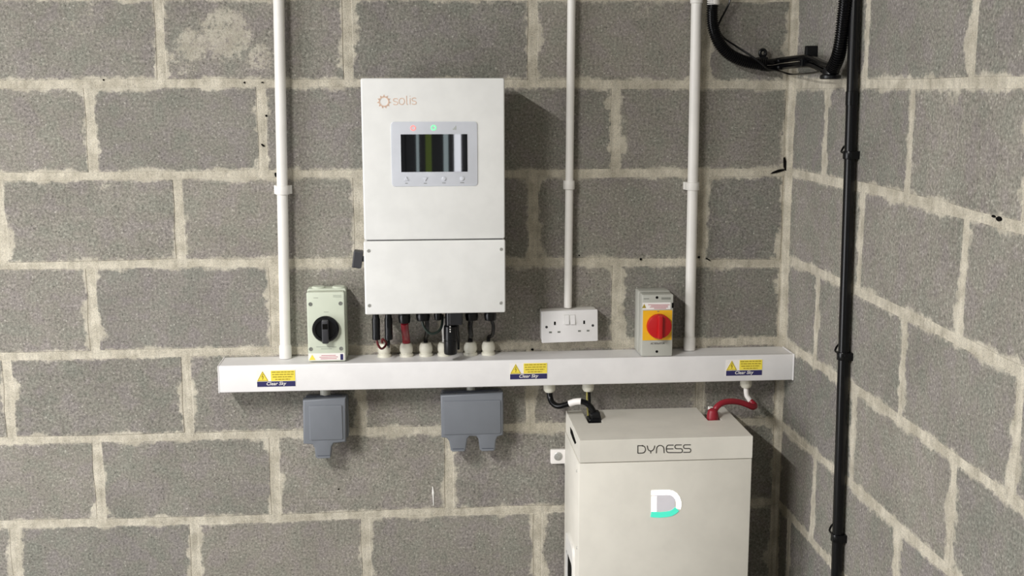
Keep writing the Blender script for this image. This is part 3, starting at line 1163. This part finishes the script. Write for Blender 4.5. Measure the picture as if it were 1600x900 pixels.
bm = box(nb(), lx1 - 0.0135, lx1 - 0.0065, LY - 0.0012, LY, zc - 0.007, zc + 0.008)
obj('print_mark', bm, 'navy', st)
for (u0, u1, v) in ((178, 222, 212), (362, 440, 190), (362, 440, 203), (275, 320, 345)):
    a, b_ = q3(u0, v), q3(u1, v)
    obj('faint_print', ribbon(nb(), [(a.x, a.z), (b_.x, b_.z)], 0.0016, LY, 0.0004), 'paleprint', front)
for (u0, u1, v) in ((205, 395, 672), (250, 350, 690)):
    a, b_ = q3(u0, v), q3(u1, v)
    obj('faint_print', ribbon(nb(), [(a.x, a.z), (b_.x, b_.z)], 0.0018, LY, 0.0004), 'paleprint', front)

# ---- right isolator (red on yellow)
RY = -0.095
k4 = 6.927


def q4(u, v, Y=RY):
    return W(980 + u / k4, 440 + v / k4, Y)


rx0, rx1 = q4(155, 480).x, q4(494, 480).x
rz1, rz0 = q4(320, 142).z, TZ1 + 0.001
rsw = thing('rotary_isolator', ((rx0 + rx1) / 2, -0.045, TZ1), 'light grey isolator box with red knob on yellow plate', 'isolator', 'isolator boxes on the trunking')
bxl, bxr = W(993.5, 500, -0.02).x, W(1050, 500, -0.02).x
bm = prism(nb(), rrect(rx0, rx1 + 0.001, rz0, rz1 + 0.002, 0.004), 'y', 0.0, -0.050, 0.002)
obj('back_box', bm, 'isogrey', rsw, True)
bm = prism(nb(), rrect(rx0 + 0.001, rx1, rz0, rz1, 0.003), 'y', -0.0515, RY, 0.002)
front = obj('front_cover', bm, 'isogrey', rsw, True)
for u, v in ((322, 172), (320, 757)):
    p = q4(u, v)
    bm = nb()
    lathe(bm, p, (0, -1, 0), [(0.0036, -0.001), (0.0034, 0.0006), (0.001, 0.0007)], 14)
    obj('screw_hole', bm, 'hole', front, True)
ya, yb = q4(165, 636), q4(491, 308)
obj('yellow_plate', prism(nb(), rrect(ya.x, yb.x - 0.001, ya.z, yb.z, 0.0015), 'y', RY + 0.001, RY - 0.0012), 'yellow', rsw)
kc = q4(349, 487, RY - 0.012)
bm = nb()
R_ = 0.0315
lathe(bm, (kc.x, RY - 0.001, kc.z), (0, -1, 0), [(R_, 0), (R_, 0.012), (R_ * 0.97, 0.0145), (R_ * 0.9, 0.0155), (0.002, 0.0155)], 40)
kn = obj('rotary_knob', bm, 'red', rsw, True)
bm = prism(nb(), rrect(kc.x - 0.0058, kc.x + 0.0058, kc.z - 0.030, kc.z + 0.030, 0.004), 'y', RY - 0.012, RY - 0.028, 0.0025)
obj('grip_bar', bm, 'red', kn, True)
sa_, sb_ = q4(160, 303), q4(470, 224)
st = obj('warning_sticker', prism(nb(), [(rx0 + 0.002, sa_.z), (sb_.x, sa_.z), (sb_.x, sb_.z), (rx0 + 0.002, sb_.z)], 'y', RY + 0.001, RY - 0.0008), 'sticker', rsw, False, 'white printed warning sticker')
p = q4(183, 265)
bm = prism(nb(), [(p.x - 0.0052, p.z - 0.005), (p.x + 0.0052, p.z - 0.005), (p.x, p.z + 0.006)], 'y', RY, RY - 0.0012)
obj('warning_triangle', bm, 'oliveprint', st)
bm = nb()
for (u0, u1, v) in ((225, 460, 250), (255, 440, 263), (245, 440, 276), (290, 420, 289)):
    a, b_ = q4(u0, v), q4(u1, v)
    ribbon(bm, [(a.x, a.z), (b_.x, b_.z)], 0.0018, RY - 0.0008, 0.0004)
obj('print_lines', bm, 'redprint', st)
for (u0, u1, v) in ((178, 236, 186), (370, 470, 176), (370, 470, 188), (325, 345, 322)):
    a, b_ = q4(u0, v), q4(u1, v)
    obj('faint_print', ribbon(nb(), [(a.x, a.z), (b_.x, b_.z)], 0.0017, RY, 0.0016 if v == 322 else 0.0005), 'greyprint', front)
bm = nb()
a, b_ = q4(252, 680), q4(405, 657)
lettering(bm, 'AC ISOLATOR', a.x, a.z, RY, b_.x - a.x, b_.z - a.z, bold=0.01)
obj('isolator_lettering', bm, 'print', rsw)
bm = box(nb(), rx1 - 0.004, rx1 + 0.0008, RY - 0.0008, RY + 0.012, q4(485, 285).z, q4(485, 230).z)
obj('side_notch', bm, 'hole', rsw)

# ---- twin socket
SY = -0.05
k5 = 11.248


def q5(u, v, Y=SY):
    return W(840 + u / k5, 465 + v / k5, Y)


cs = q5(565, 505)
sw_, sh_ = 0.1465, 0.0835
tilt = 0.019
tws = thing('twin_socket', (cs.x, -0.02, cs.z - sh_ / 2), 'white twin wall socket with switches, tilted slightly, on thin conduit', 'socket')
bm = prism(nb(), rrect(cs.x - sw_ / 2 + 0.001, cs.x + sw_ / 2 - 0.001, cs.z - sh_ / 2 + 0.001, cs.z + sh_ / 2 - 0.001, 0.004), 'y', 0.0, -0.040, 0.001)
roty(bm, cs.x, cs.z, tilt)
obj('back_box', bm, 'pipe', tws, True)
bm = prism(nb(), rrect(cs.x - sw_ / 2, cs.x + sw_ / 2, cs.z - sh_ / 2, cs.z + sh_ / 2, 0.003), 'y', -0.0405, SY, 0.002)
roty(bm, cs.x, cs.z, tilt)
fp = obj('face_plate', bm, 'upvc', tws, True)
for u, v in ((156, 518), (970, 490)):
    bm = nb()
    lathe(bm, q5(u, v), (0, -1, 0), [(0.0034, -0.001), (0.0033, 0.0005), (0.001, 0.0006)], 14)
    obj('fixing_screw', bm, 'darkgrey', fp, True)
for u, v in ((303, 452), (817, 433)):
    p = q5(u, v)
    obj('earth_slot', box(nb(), p.x - 0.0022, p.x + 0.0022, SY - 0.0005, SY + 0.001, p.z - 0.0045, p.z + 0.0045), 'hole', fp)
for u, v in ((225, 610), (375, 604), (735, 587), (887, 581)):
    p = q5(u, v)
    obj('pin_slot', box(nb(), p.x - 0.0036, p.x + 0.0036, SY - 0.0005, SY + 0.001, p.z - 0.0021, p.z + 0.0021), 'greyprint', fp)
for u in (510, 615):
    p = q5(u, 385)
    bm = box(nb(), p.x - 0.0068, p.x + 0.0068, SY - 0.0006, SY + 0.001, p.z - 0.0125, p.z + 0.0125)
    rk = obj('switch_surround', bm, 'isogrey', fp)
    bm = nb()
    prism(bm, [(SY + 0.001, p.z - 0.0118), (SY + 0.001, p.z + 0.0118), (SY - 0.0012, p.z + 0.0118), (SY - 0.0022, p.z), (SY - 0.0050, p.z - 0.0118)], 'x', p.x - 0.0062, p.x + 0.0062)
    obj('rocker', bm, 'upvc', rk)

# ---- grey weatherproof sockets
def weather_socket(lab, pts_px, lid_px, Y, tabs, stub):
    c = [W(x, y, Y) for x, y in pts_px]
    t = thing('weatherproof_socket', (sum(p.x for p in c) / len(c), -0.03, min(p.z for p in c)), lab, 'socket', 'grey weatherproof sockets under the trunking')
    xs0, xs1 = min(p.x for p in c), max(p.x for p in c)
    zt = max(p.z for p in c)
    zsh = c[2].z
    bm = prism(nb(), rrect(xs0 + 0.002, xs1 + 0.003, zsh + 0.001, zt - 0.006, 0.008), 'y', 0.0, -0.038, 0.002)
    obj('back_box', bm, 'slate', t, True)
    obj('rubber_seal', prism(nb(), rrect(xs0 + 0.003, xs1 - 0.003, zsh + 0.003, zt - 0.004, 0.006), 'y', -0.036, -0.042), 'slate_dark', t)
    lid = obj('hinged_lid', prism(nb(), [(p.x, p.z) for p in c], 'y', -0.041, Y, 0.0045, 3), 'slate', t, True)
    l0, l1 = W(*lid_px[0], Y), W(*lid_px[1], Y)
    obj('lid_panel', prism(nb(), rrect(l0.x, l1.x, l1.z, l0.z, 0.004), 'y', Y + 0.002, Y - 0.003, 0.002), 'slate', lid, True)
    h = W((pts_px[0][0] + pts_px[1][0]) / 2, pts_px[0][1] + 2, Y)
    bm = nb()
    lathe(bm, (xs0 + 0.01, -0.047, zt - 0.0015), (1, 0, 0), [(0.0035, 0), (0.0035, xs1 - xs0 - 0.02)], 10)
    obj('hinge_pin', bm, 'slate_dark', t, True)
    for tx0, tx1, ty in tabs:
        a, b2_ = W(tx0, ty, Y), W(tx1, ty, Y)
        bm = nb()
        prism(bm, rrect(a.x, b2_.x, a.z - 0.0045, a.z + 0.001, 0.0015), 'y', -0.045, Y - 0.002, 0.001)
        obj('latch_lip', bm, 'slate', t, True)
        bm = box(nb(), a.x + 0.002, b2_.x - 0.002, Y - 0.0006, Y + 0.012, a.z + 0.001, a.z + 0.0026)
        obj('latch_gap', bm, 'slate_dark', t)
    s0_, s1_ = W(stub[0], stub[2], -0.03), W(stub[1], stub[2], -0.03)
    bm = nb()
    lathe(bm, ((s0_.x + s1_.x) / 2, -0.036, TZ0 + 0.0006), (0, 0, -1), [((s1_.x - s0_.x) / 2, 0), ((s1_.x - s0_.x) / 2, TZ0 - zt + 0.008)], 18)
    obj('conduit_stub', bm, 'isogrey', t, True, 'short pale conduit stub')
    return t


GYD = -0.072
weather_socket('slate grey weatherproof single socket hanging below the trunking',
               [(473, 625.5), (540, 622), (540.5, 691), (521.5, 693), (518.5, 698), (517, 714), (493, 715.5), (491.5, 701), (488.5, 695), (474, 694)],
               ((482.5, 634), (536, 686.5)), GYD, ((495, 516, 713.5),), (500.5, 517, 615))
weather_socket('slate grey weatherproof double socket hanging below the trunking',
               [(688.5, 618), (786, 614), (786.5, 680), (777.5, 683), (775, 689), (774, 703), (750, 704), (747.5, 686), (744, 682), (734, 682), (730.5, 686), (728, 704), (704.5, 705), (702, 690), (698, 685), (690, 684)],
               ((692.5, 627), (782.5, 677)), GYD, ((706, 726, 702.8), (752, 772, 702)), (729, 742, 608))

# ---- battery
BX0, BX1, BYB, BYF = 0.4852, 0.9088, -0.035, -0.300
BZT, BZM = -0.8428 + ZB, -0.8990 + ZB
bat = thing('battery_cabinet', ((BX0 + BX1) / 2, -0.17, 0), 'large warm white battery cabinet with glowing letter on its front', 'battery')
obj('body', prism(nb(), rrect(BX0 - 0.002, BX1 + 0.0005, BYF + 0.001, BYB, 0.003, 2), 'z', 0.06, BZM - 0.0018, 0.0015), 'battery', bat, True)
for xa in (BX0 + 0.03, BX1 - 0.09):
    for ya_ in (BYF + 0.03, BYB - 0.09):
        obj('foot', box(nb(), xa, xa + 0.06, ya_, ya_ + 0.06, 0, 0.061, 0.003), 'darkgrey', bat)
# lid with two cable notches cut in from the back
n1a, n1b, n1y = 0.5275, 0.5635, -0.155
n2a, n2b, n2y = 0.834, 0.869, -0.158
o_ = [(BX0, BYF), (BX1, BYF), (BX1, BYB), (n2b, BYB), (n2b, n2y), (n2a, n2y), (n2a, BYB), (n1b, BYB), (n1b, n1y), (n1a, n1y), (n1a, BYB), (BX0, BYB)]
obj('lid', prism(nb(), o_, 'z', BZM, BZT, 0.0012), 'battery', bat)
for a, b_, y_ in ((n1a, n1b, n1y), (n2a, n2b, n2y)):
    obj('terminal_recess_shade', box(nb(), a - 0.001, b_ + 0.001, y_ - 0.001, BYB - 0.001, BZM + 0.0005, BZM + 0.012), 'hole', bat)  # dark floor plate paints the shade down in the notch
# name on the lid
k8 = 6.425


def q8(u, v, Y=BYF):
    q_ = W(980 + u / k8, 680 + v / k8, Y)
    return (q_.x, q_.z)


def arc(cx, cy, rx, ry, a0, a1, n=8):
    return [(cx + rx * math.cos(math.radians(a0 + (a1 - a0) * i / n)), cy + ry * math.sin(math.radians(a0 + (a1 - a0) * i / n))) for i in range(n + 1)]


bm = nb()
SW = 0.0021
D_ = [(106, 182), (106, 105), (150, 105)] + arc(150, 142, 33, 37, -90, 90) + [(106, 181)]
Y1 = [(200, 104), (206, 135)] + [(214, 150), (226, 157), (236, 158), (250, 155), (262, 146)] + [(270, 130), (276, 104)]
Y2 = [(237, 158), (235, 182)]
N_ = [(292, 181), (294, 140)] + arc(331, 138, 37, 36, 180, 360) + [(370, 178)]
E1 = [(466, 99), (415, 99)] + [(402, 104), (394, 118), (392, 138), (394, 158), (402, 170), (415, 174)] + [(540, 174)] + [(551, 168), (554, 154), (549, 140), (540, 135)] + [(492, 135), (482, 130), (478, 117), (482, 103), (492, 97), (548, 97)]
E2 = [(394, 137), (462, 136)]
S2 = [(638, 96), (578, 96), (568, 102), (564, 115), (568, 128), (578, 133), (624, 133), (634, 139), (638, 152), (634, 166), (624, 171), (563, 172)]
for st_ in (D_, Y1, Y2, N_, E1, E2, S2):
    ribbon(bm, [q8(*p) for p in st_], SW, BYF)
obj('name_lettering', bm, 'print', bat)
# glowing letter
BF = BYF + 0.001
kk = 0.00158 / 6.425 * 1.0
bm = nb()
ribbon(bm, [q8(u, v, BF) for u, v in [(243, 577), (330, 575), (415, 573), (450, 580), (482, 600), (505, 632), (517, 670), (519, 705), (512, 738)]], 0.0120, BF, 0.0012)
ribbon(bm, [q8(u, v, BF) for u, v in [(270, 612), (269, 768)]], 0.0128, BF, 0.0012)
obj('letter_window', prism(nb(), rrect(q8(280, 0, BF)[0], q8(496, 0, BF)[0], q8(0, 775, BF)[1], q8(0, 600, BF)[1], 0.008), 'y', BF + 0.001, BF - 0.0005), 'letterglass', bat, False, 'pale translucent window inside the letter')
glow = obj('glowing_letter', bm, 'ledw', bat, False, 'white glowing part of the letter')
bm = nb()
ribbon(bm, [q8(u, v, BF) for u, v in [(238, 792), (270, 797), (330, 799), (400, 793), (440, 784), (475, 764), (500, 740)]], 0.0138, BF, 0.0013)
obj('glowing_bar', bm, 'ledt', bat, False, 'teal glowing charge bar')
# left flank: vent slot, rivets, handle with highlight and shade coloured in
bm = nb()
sl = [V(x, y, BX0) for x, y in ((891, 667), (894.5, 673), (900.5, 692), (898.5, 694), (895, 686), (891.5, 676))]
prism(bm, [(p.y, p.z) for p in sl], 'x', BX0 - 0.0006, BX0 + 0.002)
obj('vent_slot_shade', bm, 'hole', bat)  # thin dark plate painted as the shade inside the slot
for x, y in ((901.5, 736), (901.5, 856)):
    p = V(x, y, BX0 - 0.002)
    bm = nb()
    lathe(bm, p, (-1, 0, 0), [(0.004, -0.001), (0.003, 0.0012), (0.0006, 0.0015)], 12)
    obj('side_rivet', bm, 'steel', bat, True)
hx = BX0 - 0.002
y0_, y1_ = V(887, 880, hx).y, V(900, 880, hx).y
p0_, p1_ = V(890, 838, hx), V(898, 900, hx)
bm = nb()
zt_, zb_ = V(892, 842, hx).z, V(892, 842, hx).z - 0.145
ya_, yb_ = BYF + 0.06, BYB - 0.07
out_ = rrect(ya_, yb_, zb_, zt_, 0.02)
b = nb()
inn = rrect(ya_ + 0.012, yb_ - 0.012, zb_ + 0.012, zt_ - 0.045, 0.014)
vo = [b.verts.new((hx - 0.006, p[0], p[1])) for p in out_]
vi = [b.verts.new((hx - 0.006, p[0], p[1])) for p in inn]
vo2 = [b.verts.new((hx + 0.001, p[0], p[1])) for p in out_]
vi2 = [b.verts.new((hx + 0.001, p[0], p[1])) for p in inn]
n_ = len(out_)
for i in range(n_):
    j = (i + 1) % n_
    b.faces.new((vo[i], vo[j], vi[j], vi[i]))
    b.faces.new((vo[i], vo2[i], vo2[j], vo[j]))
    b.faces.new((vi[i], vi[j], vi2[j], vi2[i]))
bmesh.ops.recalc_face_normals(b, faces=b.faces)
hd = obj('handle_highlight_bezel', b, 'white', bat, True)  # white bezel puts the curved highlight around the handle into colour
obj('handle_recess_shade', prism(nb(), inn, 'x', hx - 0.0012, hx + 0.001), 'hole', hd)  # dark plate paints the shade inside the handle recess
# wall bracket with knurled washer
p0_, p1_ = W(860.5, 703, -0.012), W(888, 724, -0.012)
bm = prism(nb(), rrect(p0_.x, p1_.x + 0.002, p1_.z - 0.001, p0_.z, 0.004), 'y', 0.0, -0.012, 0.002)
box(bm, p1_.x - 0.006, p1_.x + 0.03, -0.05, -0.004, p1_.z - 0.004, p0_.z + 0.004, 0.001)
br = obj('wall_bracket', bm, 'sticker', bat, True, 'small white fixing tab')
bm = nb()
lathe(bm, W(872.3, 713, -0.012), (0, -1, 0), [(0.0115, -0.001), (0.0115, 0.001), (0.010, 0.002), (0.0055, 0.0021), (0.0052, 0.0042), (0.002, 0.0046)], 20)
obj('fixing_bolt', bm, 'steel', br, True)
p = V(884.5, 726, BX0 - 0.002)
bm = nb()
lathe(bm, W(884, 726, -0.03), (0, -1, 0), [(0.004, -0.002), (0.004, 0.002), (0.002, 0.003)], 12)
obj('bracket_screw', bm, 'steel', br, True)

# ---- battery cables
NY = -0.118
bk = thing('battery_cable', W(930, 655, NY), 'black battery cable with white marker sleeve entering the left notch', 'cable', 'thick battery cables')
P = [(gb_x[0], GB, TZ0 - 0.024), W(859.5, 621, -0.064), W(863.5, 630, -0.075), (W(872, 634.5, -0.088)), W(884, 632.5, -0.098), W(898, 628, -0.105), W(909, 627.5, -0.11), W(918.5, 631.5, -0.113), W(925.5, 640, -0.116), W(929.5, 650, NY)]
sp = spline(P, 8)
obj('sheath', tube(nb(), sp, 0.0076, 14), 'rubber', bk, True)
i0 = min(range(len(sp)), key=lambda i: (sp[i] - W(889.5, 630.5, -0.102)).length)
i1 = min(range(len(sp)), key=lambda i: (sp[i] - W(908, 627.5, -0.11)).length)
obj('marker_sleeve', tube(nb(), sp[i0:i1 + 1], 0.0086, 14), 'sticker', bk, True, 'white marker sleeve')
pb_ = W(930, 650, NY)
bm = box(nb(), n1a + 0.004, n1b - 0.002, NY - 0.020, NY + 0.02, BZM + 0.013, BZT + 0.004, 0.003)
b2 = nb()
box(b2, pb_.x - 0.013, pb_.x + 0.013, NY - 0.014, NY + 0.014, BZT - 0.01, W(930, 643, NY).z, 0.004)
roty(b2, pb_.x, pb_.z, 0.25)
merge(bm, b2)
obj('plug_boot', bm, 'black', bk)

g0 = Vector((gb_x[1], GB, TZ0 - 0.026))
cable('earth_wire', [g0 + Vector((-0.003, 0, 0.002)), W(917.3, 625, -0.062), W(918, 640, -0.066), (0.5405, -0.078, BZM + 0.018)], 0.0022, 'earth', 'thin yellow green wire dropping from a trunking gland', 'cable')
cable('data_lead', [g0 + Vector((0.0028, 0.002, 0.002)), W(921.2, 625, -0.058), W(921.6, 640, -0.062), (0.5475, -0.070, BZM + 0.018)], 0.0036, 'rubber', 'thin black lead dropping from a gland behind the battery plug', 'cable')

rc = thing('battery_cable', W(1115, 650, -0.13), 'red battery cable arching from the right notch to a gland', 'cable', 'thick battery cables')
P = [W(1115.5, 645, -0.132), W(1120, 636, -0.130), W(1129, 629.5, -0.124), W(1142, 627, -0.116), W(1156, 628.5, -0.108), W(1168, 632.5, -0.103), W(1176, 636, -0.096), W(1179.5, 634.5, -0.083), W(1176.5, 630.5, -0.072), W(1172.5, 627, -0.066)]
obj('sheath', tube(nb(), spline(P, 8), 0.0077, 14), 'redcable', rc, True)
P = [(gb_x[2], GB, TZ0 - 0.022), W(1166.5, 617, -0.061), W(1170, 623, -0.064), W(1173.5, 629, -0.067)]
obj('white_sleeve', tube(nb(), spline(P, 6), 0.0066, 12), 'sticker', rc, True, 'white sleeve below the gland')
bm = nb()
c = Vector(((n2a + n2b) / 2 - 0.0005, -0.137, BZM + 0.013))
lathe(bm, c, (0, 0, 1), [(0.0155, 0), (0.0158, 0.030), (0.0150, 0.052), (0.0118, 0.064), (0.006, 0.068)], 20)
obj('plug_boot', bm, 'redcable', rc, True)
p = W(1111, 638.5, -0.118)
obj('cap_tab', box(nb(), p.x - 0.006, p.x + 0.005, -0.128, -0.108, p.z - 0.005, p.z + 0.004, 0.001), 'sticker', rc, False, 'white cap tab')

# ---- black conduit on the right wall
XC = XR - 0.0165
a, b_ = V(1336, 0, XC), V(1307, 900, XC)
d = (a - b_) / (a.z - b_.z)
p0 = b_ + d * (0 - b_.z)
bc = thing('conduit_pipe', p0, 'tall straight black conduit pipe clipped to the right wall', 'conduit')
bm = nb()
lathe(bm, p0 + d * 0.002, d, [(0.0125, 0), (0.0125, CEIL - 0.004)], 20)
obj('pipe', bm, 'conduit', bc, True)
pj = V(1331, 143, XC)
bm = nb()
lathe(bm, b_ + d * (pj.z - b_.z), d, [(0.0132, -0.03), (0.0136, -0.028), (0.0136, 0), (0.0126, 0.0005)], 20)
obj('pipe_joint', bm, 'conduit', bc, True)
for py in (241, 557, 851):
    z = V(1320, py, XC).z
    c = b_ + d * (z - b_.z)
    bm = nb()
    R = 0.0155
    pts = [(XR + 0.0, c.y + 0.020), (XR - 0.008, c.y + 0.020)]
    pts = []
    for i in range(13):
        a_ = math.radians(80 + 200 * i / 12)
        pts.append((c.x + R * math.cos(a_), c.y + R * math.sin(a_)))
    pts += [(XR, c.y - 0.017), (XR, c.y + 0.017)]
    prism(bm, pts, 'z', c.z - 0.009, c.z + 0.009, 0.001)
    # spring tail beside the pipe
    cl = obj('saddle_clip', bm, 'conduit', bc, True)
    bm = nb()
    q_ = [Vector((c.x - R * 0.6, c.y + R * 0.75, c.z + 0.004)), Vector((c.x - 0.010, c.y + 0.026, c.z + 0.006)), Vector((c.x - 0.004, c.y + 0.033, c.z + 0.014)), Vector((c.x + 0.002, c.y + 0.031, c.z + 0.02)), Vector((c.x + 0.004, c.y + 0.022, c.z + 0.014))]
    tube(bm, spline(q_, 5), 0.0024, 8)
    obj('clip_tail', bm, 'conduit', cl, True)

# ---- flexible conduits and loose cables in the corner
XW = XR - 0.037
fc = thing('flexible_conduit', W(1114, 4, -0.05), 'black corrugated conduit curving down from a white gland at top', 'conduit', 'corrugated conduits in the corner')
P = [W(1114, 2, -0.05), W(1113, 20, -0.05), W(1114.5, 42, -0.048), W(1121.5, 63, -0.045), W(1134, 80, -0.04), W(1150, 90.5, -0.036), W(1170, 97.5, -0.034), W(1196, 101.5, -0.034)]
obj('corrugated_tube', corrugated(nb(), P, 0.0152), 'rubber', fc, True)
bm = nb()
g = W(1114.5, 11, -0.05)
lathe(bm, g, (0, 0, 1), [(0.0085, -0.003), (0.009, 0.004), (0.0152, 0.006), (0.0156, 0.022), (0.0150, 0.06), (0.0135, 0.3), (0.0135, CEIL - g.z)], 18)
obj('gland_and_pipe', bm, 'pipe', fc, True, 'white gland with pipe above')

fr = thing('flexible_conduit', V(1300, 112, XW), 'black corrugated conduit hanging beside the straight black pipe', 'conduit', 'corrugated conduits in the corner')
P = [V(1323, -60, XW), V(1321, 0, XW), V(1318, 30, XW), V(1314.5, 62, XW), V(1309.5, 88, XW), V(1301, 108, XW)]
up_ = P[0] + (P[0] - P[1]).normalized() * 0.55
q_ = [Vector((P[0].x, P[0].y + 0.05, CEIL - 0.001)), Vector((P[0].x, P[0].y + 0.03, P[0].z + 0.4))] + P
obj('corrugated_tube', corrugated(nb(), q_, 0.0158), 'rubber', fr, True)
bm = nb()
fc_ = V(1297.5, 121, XW)
lathe(bm, fc_, (0, 0, 1), [(0.021, -0.004), (0.0235, -0.002), (0.0235, 0.004), (0.018, 0.007), (0.0172, 0.014), (0.0162, 0.02)], 24)
obj('end_grommet', bm, 'black', fr, True)

# twin smooth cables between the two conduits
for dz_, lab in ((0.0082, 'upper smooth black cable bridging the two corrugated conduits'), (-0.0082, 'lower smooth black cable bridging the two corrugated conduits')):
    P = [W(1190, 101, -0.034), W(1203, 102, -0.032), W(1222, 99, -0.040), V(1248, 96, XR - 0.035), V(1262, 95.5, XR - 0.026), V(1275, 99.5, XR - 0.026), V(1287, 105.5, XR - 0.028), V(1299, 109, XR - 0.028)]
    P = [p + Vector((0, 0, dz_)) for p in P]
    cable('bridging_cable', P, 0.0075, 'rubber', lab, 'cable', 'smooth cables between the corrugated conduits')
c = V(1261.5, 84, XR - 0.024)
t = thing('cable_clip', c, 'black square clip holding cables on the right wall', 'clip')
bm = box(nb(), XR - 0.030, XR + 0.0006, c.y - 0.007, c.y + 0.007, V(1261, 97, c.x).z, V(1261, 71.5, c.x).z, 0.003)
obj('clip_body', bm, 'black', t)
bm = box(nb(), XR - 0.040, XR - 0.028, c.y - 0.007, c.y + 0.007, V(1261, 104, c.x).z, V(1261, 92, c.x).z, 0.002)
obj('clip_jaw', bm, 'black', t)
c = W(1192, 83, -0.02)
t = thing('cable_clip', c, 'black ring cable clip with open eye on the back wall', 'clip')
bm = nb()
ring = [Vector((c.x + 0.0075 * math.cos(a_), -0.02, c.z + 0.0085 * math.sin(a_))) for a_ in [2 * PI * i / 16 for i in range(17)]]
tube(bm, ring, 0.0042, 8)
obj('eye', bm, 'black', t, True)
bm = box(nb(), c.x - 0.012, c.x + 0.012, -0.030, 0.0, W(1192, 101, -0.02).z, W(1192, 89, -0.02).z, 0.003)
obj('clip_base', bm, 'black', t)
P = [W(1143, -30, -0.03), W(1140.5, 0, -0.03), W(1134, 16, -0.03), W(1126, 31, -0.032), W(1122, 44, -0.026), W(1131, 59, -0.024), W(1150, 72, -0.03), W(1172, 86, -0.048), W(1190, 99.5, -0.060), W(1200, 107, -0.058), W(1216, 110.5, -0.04), W(1236, 116, -0.03), V(1262, 115, XR - 0.044), V(1276, 113, XR - 0.052), V(1283, 112, XR - 0.058)]
cable('loose_wire', P, 0.0024, 'rubber', 'thin loose black wire sagging across the wall corner', 'cable')
